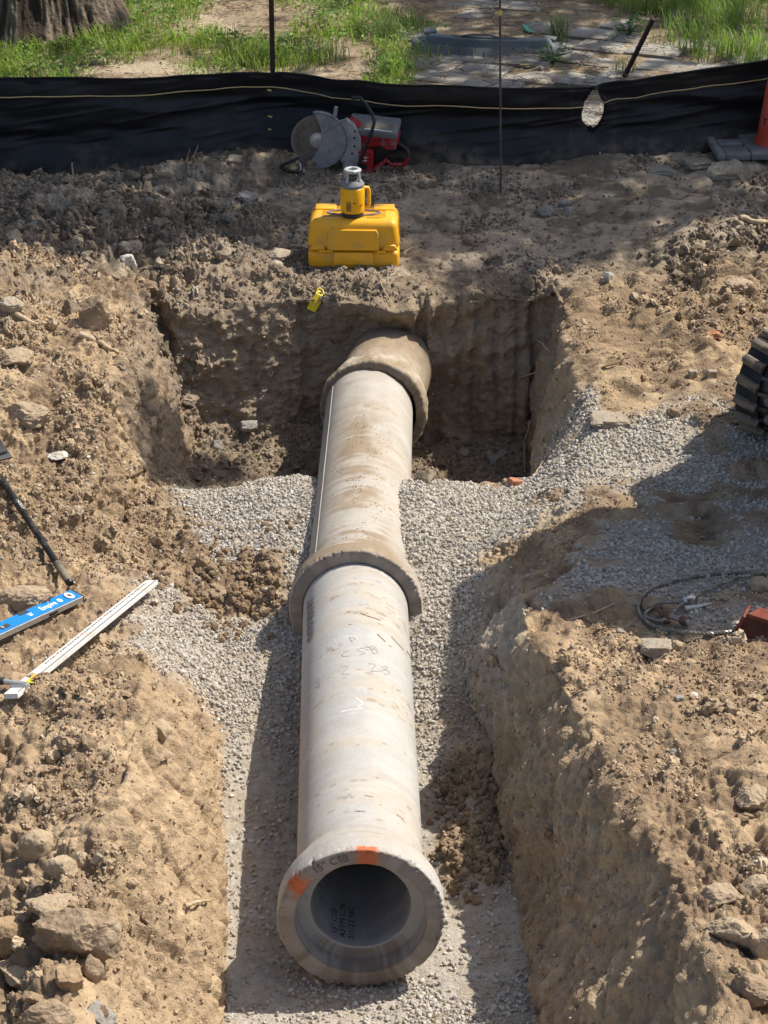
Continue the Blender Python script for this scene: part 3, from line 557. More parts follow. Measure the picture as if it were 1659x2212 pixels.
# rim lettering, following the ring
A1, e1, sd1, up1 = fr1
def rim_text(body, ang, size):
    V, F = text_geo(body, size); wd = max(v.x for v in V)
    def f(v):
        rr = .270+v.y; th = R(ang)-(v.x-wd/2)/.285; return A1-b1+e1*(-.0012)+sd1*(rr*math.cos(th))+up1*(rr*math.sin(th))
    letters(body, size, f, mat('rim_ink', (.13, .112, .095), .8, var=.4, scale=90), pipe1, .0006)
rim_text('15" CSB', 114, .044)
def bore_text(body, a0, s0, size):
    def f(v):
        th = (a0-v.y)/.19; rr = .1885; return A1-b1+e1*(s0+v.x*1.45)+sd1*(rr*math.sin(th))-up1*(rr*math.cos(th))
    letters(body, size, f, M_ink, pipe1)
for bd, a0 in (('15" CSB', -.098), ('ASTM C76', -.062), ('2/1/23 NC', -.026)): bore_text(bd, a0, .13, .034)
# crumbs of soil lying on the middle pipe
def cyl_pts(fr, n, seed, smin, smax, aw):
    r = np.random.default_rng(seed); A, e, sd, up = fr; s = smin+(smax-smin)*r.random(n); a = r.normal(0, aw, n)
    keep = fbm(s*6, a*4, 0, 2, seed) > -.15; s, a = s[keep], a[keep]
    return np.array(A)+np.array(e)*s[:, None]+np.array(sd)*(.2485*np.sin(a))[:, None]+np.array(up)*(.2485*np.cos(a))[:, None], r
p, r = cyl_pts(fr2, 1500, 5, .05, 1.75, .26); scatter('pipe_crumbs', 'fine brown soil crumbs spilled along the top of the middle pipe', 'soil', p, sc_of(r, len(p), .002, .008, 2.4), M_crumb, 1, 4, .8, seed=12)

# ------------------------------------------------------------------ silt fence
M_fab = mat('black_geotextile', (.010, .0105, .013), .5, var=.35, scale=6, bump=.35, bscale=16, col2=(.022, .022, .025), spots=1.6, spec=.32, stretch=(1, 1, 4))
M_hem = M_fab; M_cord = mat('tan_cord', (.55, .40, .20), .8)
M_rust = mat('rusty_steel', (.065, .042, .034), .75, metal=.3, var=.35, scale=40, bump=.3)
fx = [-4.6, -2.54, -1.6, -.75, -.3, .12, .74, 1.25, 1.42, 1.9, 2.63, 4.2]
fy = [14.75, 14.59, 14.8, 15.05, 14.9, 14.82, 14.79, 14.92, 15.0, 15.06, 15.21, 15.3]
ftop = [1.15, 1.195, 1.14, 1.12, 1.10, 1.09, 1.075, 1.045, 1.04, 1.09, 1.165, 1.2]
fence = empty('silt_fence', (0, 14.85, .55), 'long black fabric silt fence with a torn hole, tied across behind the saw', 'fence')
fb = Vector(fence.location)
nv_ = 84
ux = np.concatenate([np.linspace(-4.6, 1.24, 330), np.linspace(1.244, 1.56, 90), np.linspace(1.57, 4.2, 150)]); nu = len(ux); base_y = np.interp(ux, fx, fy); base_y = np.convolve(np.pad(base_y, 8, 'edge'), np.ones(17)/17, 'valid')
topz = np.interp(ux, fx, ftop); topz = np.convolve(np.pad(topz, 8, 'edge'), np.ones(17)/17, 'valid')+.006*vnoise(ux*6, ux*0, 0, 3)
gz = np.array([Zg(x, y-.02) for x, y in zip(ux, base_y)])-.015; gz = np.convolve(np.pad(gz, 6, 'edge'), np.ones(13)/13, 'valid')
tt = np.linspace(0, 1, nv_); XX, TT = np.meshgrid(ux, tt); Z0 = gz[None]+(topz-gz)[None]*TT
bend = -.15*(1-TT)**2.2*(.6+.5*vnoise(XX*.9, TT*0, 0, 8))          # the foot runs out towards the pit
folds = .05*fbm(XX*.9, (Z0+.13*XX)*6, 0, 2, 15)*np.sin(np.pi*np.clip(TT, .02, .98))+.012*vnoise(XX*9, Z0*3, 0, 18)*(TT < .95)+.035*np.abs(vnoise(XX*.8+Z0*2, (Z0-.1*XX)*7, 0, 19))*np.sin(np.pi*np.clip(TT, .02, .98))
for px_ in (-.75, 1.36): folds -= .02*np.exp(-((XX-px_)/.06)**2)*TT
folds += .014*np.abs(vnoise(XX*2.2+Z0*3, (Z0-.12*XX)*20, 0, 26))*np.sin(np.pi*np.clip(TT, .02, .98))
pull = .03*np.sin((XX+.75)*9+Z0*10)*np.exp(-((XX+.75)/.3)**2)*TT*(1-TT)
YY = base_y[None]+bend+folds+pull
hx, hz = 1.395, .88; HX = (XX-hx-.10*(Z0-hz))/(.068*(1-.45*sstep(.9, 1.0, Z0))); HZ = (Z0-hz)/.125; hr = HX**2+HZ**2+.35*fbm(XX*16, Z0*16, 0, 2, 31)
YY = YY+.05*np.exp(-np.abs(hr-1)*2.2)*np.where(XX > hx, -1.0, .3)*(hr > .7)*np.exp(-((XX-hx)/.16)**2)
P = np.stack([XX-fb.x, YY-fb.y, Z0-fb.z], -1)
M_fab = mat_vcol('black_geotextile', rough=.5, var=.22, scales=(5, 60, 300), bump=(.3, .003), spec=.35, bs=(30, 400))
du_ = np.clip(.55*sstep(.22, .0, TT+.1*fbm(XX*5, Z0*9, 0, 3, 23))+.35*sstep(.35, .8, fbm(XX*2.3, Z0*5, 0, 4, 24))*sstep(.6, .2, TT), 0, .8)*np.clip(.6+fbm(XX*25, Z0*25, 0, 3, 25), 0, 1)
FT = np.array((.0095, .010, .012))*(1-du_[..., None])+np.array((.13, .10, .072))*du_[..., None]
def grid_with_hole(name, P, hole, m, parent):
    nv, nu = P.shape[:2]; fs = [(i*nu+j, i*nu+j+1, (i+1)*nu+j+1, (i+1)*nu+j) for i in range(nv-1) for j in range(nu-1) if not hole[i, j]]
    return mesh_obj(name, P.reshape(-1, 3), fs, m, parent, True)
fab = grid_with_hole('fabric', P, hr < 1, M_fab, fence); set_col(fab.data, FT.reshape(-1, 3)); md = fab.modifiers.new('thick', 'SOLIDIFY'); md.thickness = .002
M_fab = M_hem
hem = MB(); hem.tube([Vector(P[-1, j])+Vector((0, -.004, -.006)) for j in range(0, nu, 5)], .007, 6); hem.build('top_hem', M_fab, fence, 60)
cz = [(-4.6, .13), (-2.54, .128), (-1.5, .115), (-.75, .10), (-.6, .115), (.12, .145), (.74, .14), (1.3, .14)]
def cord(x0, x1, offs):
    b = MB(); pts = []
    for x in np.linspace(x0, x1, 60):
        j = int(np.clip(np.searchsorted(ux, x), 0, nu-1)); z = topz[j]-np.interp(x, [c[0] for c in offs], [c[1] for c in offs])
        i = int(np.clip((z-gz[j])/(topz[j]-gz[j])*(nv_-1), 0, nv_-1)); pts.append((x-fb.x, YY[i, j]-fb.y-.016, z-fb.z))
    b.tube(pts, .0042, 6); return b.build('cord', M_cord, fence, 60)
cord(-4.5, 1.33, cz); cord(1.47, 4.1, [(1.47, .13), (1.9, .12), (2.63, .14), (4.1, .14)])
def tpost(x, y, z0, z1, lean=(0, 0)):
    b = MB(); h = z1-z0; M = Matrix.Translation((x-fb.x, y-fb.y, z0-fb.z)) @ Euler((lean[0], lean[1], 0)).to_matrix().to_4x4()
    b.prism([(-.017, 0), (.017, 0), (.017, .005), (.003, .005), (.003, .03), (-.003, .03), (-.003, .005), (-.017, .005)], h, M)
    for k in range(int(h/.055)): b._xf(b.box((.012, .008, .012), (0, -.003, .03+k*.055)), M)
    return b.build('post', M_rust, fence)
tpost(-.745, 15.09, .45, 1.60); tpost(-3.4, 14.75, .4, 1.5); tpost(3.7, 15.33, .4, 1.7)
for z in (1.0, .82, .73, .66):
    b = MB(); b.box((.03, .006, .012), (-.765-fb.x, float(np.interp(-.765, ux, base_y))-fb.y-.035, z-fb.z), (0, .3, .2), .002); b.build('wire_tie', mat('tie_yellow', (.5, .42, .16), .5), fence)

# slanting post behind the fence, thin rod in front of it
def pole(name, label, cat, p0, p1, r, m, parent=None):
    b = MB(); p0, p1 = Vector(p0), Vector(p1); o = empty(name, p0, label, cat); b.tube([Vector((0, 0, 0)), (p1-p0)*.5, p1-p0], r, 8); b.build('shaft', m, o, 40); return o
q, _ = G(1350, 168); t_ = At(1412, 44, q.y+.12)
st_ = empty('stake', q, 'short rusty steel stake leaning right behind the torn part of the fence', 'stake'); b = MB(); v = t_-q
M_ = v.to_track_quat('Z', 'Y').to_matrix().to_4x4(); b.prism([(-.018, 0), (.018, 0), (.018, .006), (.003, .006), (.003, .032), (-.003, .032), (-.003, .006), (-.018, .006)], v.length, M_)
b.build('shaft', M_rust, st_); b = MB()
for k in range(1, 12): b._xf(b.box((.013, .008, .014), (0, -.004, k*.05)), M_)
b.build('stud', M_rust, st_)['kind'] = 'stuff'
q, _ = G(1082, 417); tp = q+Vector((-.04, .02, 1.55))
rod = pole('marker_rod', 'thin upright steel rod with yellow tape standing in front of the fence', 'rod', q-Vector((0, 0, .05)), tp, .0072, mat('grey_steel', (.10, .095, .09), .55, metal=.5, var=.3))
b = MB(); b.tube([Vector((-.031, .016, 1.20)), Vector((-.032, .0164, 1.235))], .0095, 8); b.build('yellow_tape', mat('tape_yellow', (.6, .45, .05), .5), rod)
b = MB(); b.tube([Vector((-.0325, .0166, 1.24)), Vector((-.033, .0168, 1.255))], .0092, 8); b.build('red_tape', mat('tape_red', (.35, .05, .03), .5), rod)

# ------------------------------------------------------------------ laser case and rotary laser
M_yel = mat('yellow_plastic', (.80, .40, .016), .4, var=.05, scale=12, bump=.08, bscale=250, spec=.45, col2=(.62, .36, .06), spots=10)
M_yel2 = mat('bright_yellow_plastic', (.85, .45, .01), .35, var=.04, spec=.5)
M_grey = mat('grey_plastic', (.19, .195, .20), .5, var=.1); M_lgrey = mat('light_grey_plastic', (.40, .42, .42), .4, var=.1)
M_dgrey = mat('dark_rubber', (.045, .045, .048), .7, var=.2); M_glass = mat('dark_glass', (.02, .022, .025), .08, spec=.8)
q, _ = G(765, 579); cx, cy = q.x, q.y+.17; cz_ = q.z-.012
case = empty('laser_case', (cx, cy, cz_), 'moulded yellow plastic carrying case standing on the far rim of the pit', 'case', rot=(0, 0, R(-1.5)))
W, D, H = .545, .33, .285
b = MB(); b.box((W, D, .115), (0, 0, .0585), bevel=.028, seg=4); b.build('base_shell', M_yel, case, 40)
b = MB(); vs = b.box((W*1.0, D, .185), (0, 0, .2095), bevel=.042, seg=5)
for v in vs:
    if v.co.z > .2: k = (v.co.z-.2)/.1; v.co.x *= 1-.05*k; v.co.y *= 1-.06*k
b.build('lid', M_yel, case, 40)
b = MB()   # front panel of the lid, tapering, and side scallops
b.prism([(-.155, 0), (.155, 0), (.150, .105), (.138, .128), (-.138, .128), (-.150, .105)], .03, Matrix.Translation((0, -D/2+.014, .122)) @ Euler((R(90-3), 0, 0)).to_matrix().to_4x4())
o = b.build('front_panel', M_yel, case, 40); md = o.modifiers.new('b', 'BEVEL'); md.width = .007; md.segments = 3
b = MB(); b.box((.235, .03, .078), (.0, -D/2-.008, .072), (R(-4), 0, 0), .008, 3); b.box((.255, .02, .03), (.0, -D/2-.002, .026), (R(10), 0, 0), .006, 2); b.build('latch', M_yel, case, 40)
for sx in (-1, 1):
    b = MB(); b.box((.085 if sx < 0 else .052, .02, .007), (sx*(.165), -D/2-.010, .1185), bevel=.002); b.build('hinge_tab', M_yel2, case)
    b = MB(); b.prism([(-.05, 0), (.05, 0), (.035, .035), (-.02, .04)], .02, Matrix.Translation((sx*.215, -D/2+.012, .122)) @ Euler((R(90), 0, 0)).to_matrix().to_4x4()); o = b.build('corner_foot', M_yel, case, 40); md = o.modifiers.new('b', 'BEVEL'); md.width = .005
    b = MB(); b.box((.13, .10, .022), (sx*.175, .095, .3005), bevel=.01, seg=3); b.build('carry_pad', M_yel, case, 40)
M_groove_shade = mat('groove_shade', (.30, .15, .02), .7)  # dark yellow for the ribs and mark; groove shade put into the colour
for k in range(8):
    y = -.085+k*.025
    for x0, x1 in ((-.19, -.055), (.055, .19)):
        b = MB(); b.box((x1-x0, .0035, .003), ((x0+x1)/2, y, .3030), bevel=.001); b.build('top_rib', M_groove_shade, case)
for sx in (-1, 1):
    for k in range(5): b = MB(); b.box((.003, .004, .07), (sx*(W/2-.004), -.07+k*.028, .22), (0, -sx*.07, 0), .001); b.build('side_rib', M_groove_shade, case)
b = MB(); pr_ = [(math.cos(a)*.155, math.sin(a)*.05) for a in np.linspace(0, 2*math.pi, 49)[:-1]]; b.tube([(x, y-.008, .3035) for x, y in pr_], .0075, 6, True); o = b.build('emblem_ring', mat('emblem_grey', (.22, .20, .20), .5), case, 60)
b = MB(); b.box((.085, .005, .004), (.12, -.103, .3025), bevel=.001); b.build('embossed_mark', M_groove_shade, case)

LZ = cz_+.303
las = empty('rotary_laser', (cx-.008, cy-.062, LZ), 'yellow rotary laser level with grey caged head on top of the yellow case', 'laser', rot=(0, 0, R(8)))
b = MB(); b.lathe([(0, 0), (.058, 0), (.063, .006), (.067, .03), (0, .03)], 28); b.build('base_ring', M_dgrey, las, 30)
b = MB(); b.lathe([(0, .0305), (.069, .0305), (.073, .045), (.074, .16), (.071, .178), (.066, .182), (0, .182)], 32); b.build('housing', M_yel2, las, 30)
b = MB(); b.lathe([(0, .1825), (.070, .1825), (.071, .198), (.060, .215), (.050, .225), (0, .225)], 28); b.build('shoulder', M_grey, las, 30)
for k in range(4):
    a = R(45+90*k); b = MB(); b.tube([(math.cos(a)*.052, math.sin(a)*.052, .215), (math.cos(a)*.047, math.sin(a)*.047, .272)], .0085, 8); b.build('cage_post', M_lgrey, las, 40)
b = MB(); b.lathe([(.030, .270), (.052, .268), (.056, .278), (.052, .290), (.032, .292), (.030, .285)], 8, close=True); o = b.build('cage_ring', M_lgrey, las); md = o.modifiers.new('b', 'BEVEL'); md.width = .004
b = MB(); b.lathe([(0, .225), (.030, .225), (.026, .262), (0, .264)], 20); b.build('spinning_head', M_glass, las, 30)
b = MB(); b.lathe([(0, .2745), (.029, .2745)], 20); b.build('top_window', mat('sight_glass', (.30, .29, .2), .2), las)
for k in range(2): b = MB(); b.cyl(.011, .01, (-.014+.026*k, -.026, .245), (R(90), 0, 0), 14); b.build('lens', M_glass, las, 40)
b = MB(); b.tube([(.060, -.01, .175), (.092, -.01, .172), (.096, -.01, .155), (.096, -.01, .07), (.090, -.01, .055), (.06, -.01, .05)], .0115, 10); b.build('handle', M_yel2, las, 60)
Ml = Matrix.Translation((-.030, -.0745, .045)) @ Euler((R(90), 0, R(-22))).to_matrix().to_4x4()
def onlas(v): th = -math.pi/2+v.x/.0742; return Vector((.0748*math.cos(th), .0748*math.sin(th), v.y))
b = MB(); pts = [(-.046, .05), (-.022, .05), (-.022, .105), (-.046, .105)]; b.tube([onlas(Vector((x, y, 0))) for x, y in [(-.046, .053), (-.043, .05), (-.025, .05), (-.022, .053), (-.022, .102), (-.025, .105), (-.043, .105), (-.046, .102)]], .0014, 6, True); b.build('label_outline', M_dgrey, las)
for k in range(4): b = MB(); xs = -.041+k*.0048; b.tube([onlas(Vector((xs, .056, 0))), onlas(Vector((xs, .098, 0)))], .0010, 5); b.build('label_line', M_dgrey, las)
b = MB(); b.cyl(.006, .004, onlas(Vector((.002, .10, 0))), (R(90), 0, 0), 12); b.build('button', mat('red_print', (.25, .03, .01), .5), las)
b = MB(); b.cyl(.0085, .006, onlas(Vector((.045, .083, 0))), (R(90), 0, R(35)), 12); b.build('knob', mat('amber_plastic', (.5, .2, .01), .4), las)

# ------------------------------------------------------------------ cut-off saw
q, _ = G(742, 372); saw = empty('cutoff_saw', (q.x, q.y+.02, q.z-.01), 'dusty red and grey battery cut-off saw with big diamond blade leaning by the fence', 'saw', rot=(R(2), R(0), R(-8)))
k6 = .000585
def sx_(x): return (x-760)*k6
def sz_(y): return (868-y)*k6*1.03
M_red = mat('red_plastic', (.34, .012, .018), .45, var=.2, scale=25, col2=(.26, .14, .13), spots=14); M_dust = mat('dusty_magnesium', (.34, .33, .33), .7, metal=0, var=.3, scale=18, col2=(.33, .31, .31), spots=16, bump=.2)
M_guard = mat('scuffed_guard', (.24, .25, .27), .5, metal=.2, var=.25, scale=14, col2=(.30, .31, .33), spots=22, bump=.2); M_blade = mat('blade_steel', (.17, .15, .13), .5, metal=.5, var=.25, scale=25, col2=(.2, .19, .18), spots=9)
M_blk = mat('black_plastic', (.012, .012, .013), .4, var=.3, spec=.5); M_alu = mat('bright_aluminium', (.55, .54, .53), .4, metal=.6, var=.15)
bc = Vector((sx_(478), -.03, sz_(512)+.012)); Rb = Euler((R(90), 0, R(8)))
Mb = Matrix.Translation(bc) @ Rb.to_matrix().to_4x4()
b = MB(); pts = []
for k in range(240):
    a = 2*math.pi*k/240; r_ = .173 if (k % 13) not in (0,) else .160; pts.append((r_*math.cos(a), r_*math.sin(a)))
b.prism(pts, .0035, Mb); b.build('blade', M_blade, saw, 20)
b = MB(); b.lathe([(.1615, .0042), (.1735, .0042)], 120, Mb); b.build('blade_segments', mat('segment_steel', (.24, .22, .20), .55, metal=.4), saw)
for k in range(9):
    a = R(95+k*19); b = MB(); b.cyl(.0035, .0012, (.13*math.cos(a), .13*math.sin(a), .0044), seg=10); b._xf(b.bm.verts[:], Mb); b.build('blade_hole', M_blk, saw)
b = MB(); b.lathe([(0, .016), (.012, .016), (.014, .012), (.030, .011), (.036, .009), (.050, .008), (.053, .004), (0, .004)], 32, Mb); b.build('flange', M_alu, saw, 20)
b = MB(); b.cyl(.010, .008, (0, 0, .02), seg=6); b._xf(b.bm.verts[:], Mb); b.build('arbor_bolt', M_dust, saw)
# guard: a thick crescent cut along a chord line
gp = []; a0, a1 = R(98), R(-116)
for k in range(40): a = a0+(a1-a0)*k/39; gp.append((.192*math.cos(a), .192*math.sin(a)))
edge = [(-.075, -.175), (-.03, -.11), (.012, -.04), (.030, .02), (.025, .075), (.006, .14), (-.012, .175)]
b = MB(); b.prism(gp+edge, .012, Mb @ Matrix.Translation((0, 0, .010))); o = b.build('blade_guard', M_guard, saw, 30); md = o.modifiers.new('b', 'BEVEL'); md.width = .004; md.segments = 2
b = MB(); ring = [Mb @ Vector((.192*math.cos(a), .192*math.sin(a), z)) for a in np.linspace(a0, a1, 40) for z in (.022, -.03)]
vv = [b.bm.verts.new(p) for p in ring]
for k in range(39): b.bm.faces.new((vv[2*k], vv[2*k+1], vv[2*k+3], vv[2*k+2]))
o = b.build('guard_rim', M_guard, saw, 60); md = o.modifiers.new('s', 'SOLIDIFY'); md.thickness = .006
b = MB(); b.box((.022, .03, .07), (bc.x+.125, bc.y-.02, bc.z+.205), (0, R(8), 0), .006); b.build('guard_lever', M_guard, saw)
b = MB(); b.tube([Mb @ Vector((.02, .05, .025)), Mb @ Vector((.08, .09, .028)), Mb @ Vector((.15, .14, .026)), Mb @ Vector((.185, .15, .02))], [.006, .007, .006, .004], 6); b.build('guard_ridge', M_guard, saw, 60)
# arm and body
def poly(pts): return [(sx_(x), sz_(y)) for x, y in pts]
def slabp(name, pts, y0, th, m, bev=.006, yaw=0):
    b = MB(); b.prism(poly(pts), th, Matrix.Translation((0, y0+th, 0)) @ Euler((R(90), 0, 0)).to_matrix().to_4x4()); o = b.build(name, m, saw, 30); md = o.modifiers.new('b', 'BEVEL'); md.width = bev; md.segments = 3; return o
slabp('drive_arm', [(730, 290), (800, 250), (900, 330), (960, 470), (960, 640), (920, 800), (850, 880), (750, 880), (760, 760), (700, 700), (760, 560), (790, 420)], -.015, .05, M_dust)
slabp('body_shell', [(800, 300), (940, 330), (1010, 450), (1370, 440), (1350, 600), (1220, 600), (1180, 560), (1000, 590), (900, 600), (820, 520)], .02, .17, M_red, .01)
slabp('motor_housing', [(900, 560), (1200, 540), (1300, 600), (1230, 700), (1120, 800), (930, 830)], .05, .12, M_blk, .01)
b = MB(); b.prism(poly([(795, 300), (930, 320), (1005, 445), (1372, 420), (1372, 330), (1200, 200), (830, 215)]), .0)if False else None
Mt = Matrix.Translation((sx_(1085), .11, sz_(385))) @ Euler((R(12), R(4), 0)).to_matrix().to_4x4()
b = MB(); vs = b.box((.335, .20, .055), (0, 0, 0), bevel=.014, seg=3); b._xf(vs, Mt); b.build('top_cover', M_grey, saw, 30)
b = MB(); vs = b.box((.205, .085, .006), (.035, -.045, .0295), bevel=.003); b._xf(vs, Mt); b.build('cover_label', mat('worn_label', (.17, .15, .125), .4, var=.2, scale=40), saw)
b = MB(); vs = b.box((.185, .012, .006), (.04, -.088, .0275), bevel=.002); b._xf(vs, Mt); b.build('cover_edge', mat('worn_white', (.7, .72, .74), .4), saw)
for k in range(6): b = MB(); vs = b.cyl(.004, .004, (-.13+k*.045, .075-(k % 2)*.03, .029), seg=8); b._xf(vs, Mt); b.build('screw', M_blk, saw)
slabp('battery', [(940, 600), (1080, 590), (1100, 615), (1095, 830), (1075, 850), (945, 815)], -.03, .08, M_red, .01)
for k, yy in enumerate((665, 700)):
    slabp('lightning_mark', [(985, yy), (1035, yy-10), (1030, yy+2), (1062, yy-12), (1010, yy+16), (1012, yy+4), (985, yy+12)], -.034, .004, mat('white_print', (.72, .70, .70), .5), .0005)
slabp('battery_vent', [(960, 735), (1040, 745), (1035, 800), (960, 790)], -.033, .004, M_blk, .001)
slabp('side_text', [(1115, 490), (1195, 484), (1195, 494), (1115, 500)], .016, .004, M_blk, .0005); slabp('side_text', [(1225, 482), (1252, 478), (1252, 488), (1228, 494)], .016, .004, M_blk, .0005)
for x, y in ((900, 380), (893, 455), (893, 550), (865, 635), (848, 785), (835, 820)): b = MB(); b.cyl(.0065, .01, (sx_(x), -.017, sz_(y)), (R(90), 0, 0), 10); b.build('bolt', M_blk, saw)
b = MB(); b.tube([(sx_(840), .10, sz_(70)), (sx_(935), .09, sz_(62)), (sx_(1010), .06, sz_(120)), (sx_(1095), .0, sz_(190)), (sx_(1125), -.035, sz_(260)), (sx_(1100), -.05, sz_(350)), (sx_(1040), -.055, sz_(500)), (sx_(960), -.06, sz_(720)), (sx_(905), -.06, sz_(840)), (sx_(860), -.03, sz_(870))], .0115, 12); b.build('front_handle', M_blk, saw, 60)
b = MB(); b.tube([(sx_(1290), .08, sz_(560)), (sx_(1380), .08, sz_(560)), (sx_(1470), .07, sz_(610)), (sx_(1490), .06, sz_(690)), (sx_(1480), .05, sz_(760))], .013, 10); b.build('rear_handle_grip', M_blk, saw, 60)
b = MB(); b.tube([(sx_(1478), .045, sz_(700)), (sx_(1462), .045, sz_(765)), (sx_(1400), .045, sz_(775)), (sx_(1290), .045, sz_(780)), (sx_(1230), .05, sz_(720)), (sx_(1150), .05, sz_(820))], .0135, 10); b.build('rear_handle', M_red, saw, 60)
slabp('base_foot', [(1090, 800), (1230, 700), (1250, 720), (1140, 840)], -.01, .06, M_red)
# respirator-like strap beside the blade
q, _ = G(628, 368); sg = empty('dust_mask', q, 'small dark dust mask with yellowish cup lying left of the saw blade', 'mask', rot=(0, 0, .2))
b = MB(); b.lathe([(.045, 0), (.05, .012), (.035, .04), (0, .055)], 20, Euler((R(60), R(-25), 0)).to_matrix().to_4x4()); o = b.build('cup', mat('yellowed_plastic', (.28, .26, .14), .5), sg, 60); md = o.modifiers.new('s', 'SOLIDIFY'); md.thickness = .004
b = MB(); b.tube([(-.07, -.01, .03), (-.05, -.035, .055), (0, -.03, .07), (.05, -.02, .09)], .010, 8); b.tube([(-.07, -.01, .03), (-.03, -.05, .012), (.03, -.05, .004), (.06, -.03, .01)], .013, 8); b.build('strap', M_blk, sg, 60)
b = MB(); b.tube([(.052, -.045, .0), (.060, -.045, .03), (.055, -.04, .06)], .0035, 6); b.build('nose_clip', mat('white_clip', (.7, .7, .68), .4), sg, 60)

# ------------------------------------------------------------------ traffic delineator at the right edge
zc = Zg(2.66, 15.0); con = empty('traffic_delineator', (2.68, 14.98, zc), 'red traffic delineator with white band on a grey rubber base at the right edge', 'traffic cone')
M_org = mat('faded_red_plastic', (.58, .075, .04), .5, var=.12, scale=10, col2=(.5, .14, .10), spots=6); M_wht = mat('white_reflective', (.62, .63, .65), .45, var=.08)
b = MB(); b.lathe([(.19, .05), (.185, .075), (.17, .08), (.128, .46), (.118, .47)], 40); o = b.build('body', M_org, con, 40)
b = MB(); b.lathe([(.118, .4702), (.122, .475), (.112, .60), (.10, .61)], 40); b.build('reflective_band', M_wht, con, 40)
b = MB(); b.lathe([(.10, .6102), (.106, .615), (.06, .95), (.05, 1.0), (0, 1.01)], 40); b.build('upper_body', M_org, con, 40)
def conetext(v): th = math.pi+R(22)+v.x/.165; z = .19+v.y; rr = .185-(z-.08)*.11-.01; return Vector((rr*math.cos(th)*1.01, rr*math.sin(th)*1.01, z))
text_on('lettering', 'T', .07, None, M_blk, con, conetext)
M_rub = mat('dusty_rubber', (.17, .175, .18), .8, var=.2, scale=9, col2=(.26, .25, .23), spots=8, bump=.3)
b = MB(); M0 = Euler((0, 0, R(4))).to_matrix().to_4x4()
for bx_, s_ in (((.0, -.02, .028), (.52, .46, .05)), ((-.345, .05, .028), (.17, .11, .05)), ((-.345, -.16, .028), (.17, .17, .05)), ((-.455, -.03, .028), (.055, .43, .05))):
    vs = b.box(s_, bx_, bevel=.014, seg=3); b._xf(vs, M0)
b.build('rubber_base', M_rub, con, 40)
for k in range(4):
    b = MB(); vs = b.box((.012, .30, .006), (-.12-.035*k, -.05, .055), (0, 0, R(-35)), .002); b._xf(vs, M0); b.build('base_rib', M_rub, con)

# ------------------------------------------------------------------ things behind the fence
M_slab = mat('path_slab', (.30, .285, .255), .9, var=.2, scale=7, bump=.4, bscale=60, col2=(.2, .165, .12), spots=2.5)
path = bpy.data.objects.new('garden_path', None); link(path); path.location = (1.4, 17.6, .57); tag(path, kind='structure')
pc = Vector((1.4, 17.6)); ra = R(-24); proto = []
for k in range(4):
    b = MB(); vs = b.box((.40, .31, .045), bevel=.008)
    for v in vs: v.co += Vector((random.uniform(-.006, .006), random.uniform(-.006, .006), random.uniform(-.003, .003)))
    proto.append(b.build('paving_slab', M_slab, path, 40)); proto[-1].hide_render = False
ks = 0
for i in range(-5, 6):
    for j in range(-6, 8):
        lx, ly = (i+.5*(j % 2))*.42, j*.325; x = pc.x+lx*math.cos(ra)-ly*math.sin(ra); y = pc.y+lx*math.sin(ra)+ly*math.cos(ra)
        left = .1+(18.2-y)*.0; 
        if not (.15 < x < 3.9 and 15.35 < y < 19.9): continue
        if x < .75 and y < 16.6: continue
        if x > 1.6+(19.6-y)*.75: continue
        if random.random() < .2 or (y > 18.4 and random.random() < .35): continue
        o = proto[ks] if ks < 4 else proto[ks % 4].copy()
        if ks >= 4: link(o, path)
        z = Zg(x, y); o.location = (x-path.location.x, y-path.location.y, z-path.location.z-.014+random.uniform(-.008, .006)); o.rotation_euler = (random.gauss(0, .012), random.gauss(0, .012), ra+random.gauss(0, .02)); ks += 1
# grey plastic splash panel
q, _ = G(1055, 118); pn = empty('undertray', q+Vector((0, .12, .0)), 'curved grey plastic undertray panel lying on the paving behind the fence', 'panel', rot=(R(10), 0, R(-9)))
M_pan = mat('grey_blue_plastic', (.12, .135, .14), .5, var=.2, scale=6, col2=(.19, .195, .19), spots=5, bump=.15)
nu2, nv2 = 70, 26; U2, V2 = np.meshgrid(np.linspace(-1, 1, nu2), np.linspace(0, 1, nv2))
hw = .15*np.sqrt(np.clip(1-np.abs(U2)**3.2*.8, 0, 1)); yv = -.10*(1-U2**2)+.04+(V2-.5)*2*hw
rid = sstep(.42, .5, V2)*sstep(.80, .74, V2)*sstep(.86, .78, np.abs(U2)); tray = sstep(.56, .6, V2)*sstep(.70, .66, V2)*sstep(.45, .4, np.abs(U2+.05))
zv = .015+.05*sstep(0, .4, V2)*(1-.3*U2**2)+.05*rid-.02*tray-.05*sstep(.9, 1, V2)
grid = np.stack([U2*.60, yv, zv], -1); po_ = grid_mesh('panel_skin', grid, M_pan, pn); md = po_.modifiers.new('s', 'SOLIDIFY'); md.thickness = .006
b = MB(); b.tube([(-.20, .0, .115), (-.12, .03, .118), (.02, .03, .118), (.08, .0, .115), (.0, -.02, .115), (-.12, -.02, .115)], .007, 6, True); b.build('slot_rim', M_pan, pn, 60)
for x in np.linspace(-.46, .46, 11): b = MB(); b.box((.007, .10, .01), (x, -.175+.18*x*x*1.6, .045), (R(18), 0, -x*.8), .002); b.build('rib', M_pan, pn)
b = MB(); b.box((.10, .08, .025), (-.47, .10, .10), (0, 0, .3), .005); b.box((.09, .06, .02), (.48, .10, .08), (0, 0, -.3), .005); b.build('bracket', M_pan, pn)
for x in np.linspace(-.5, .5, 8): b = MB(); b.cyl(.008, .006, (x, -.12*(1-x*x*2.7)-.05, .10), seg=8); b.build('clip_hole', M_blk, pn)
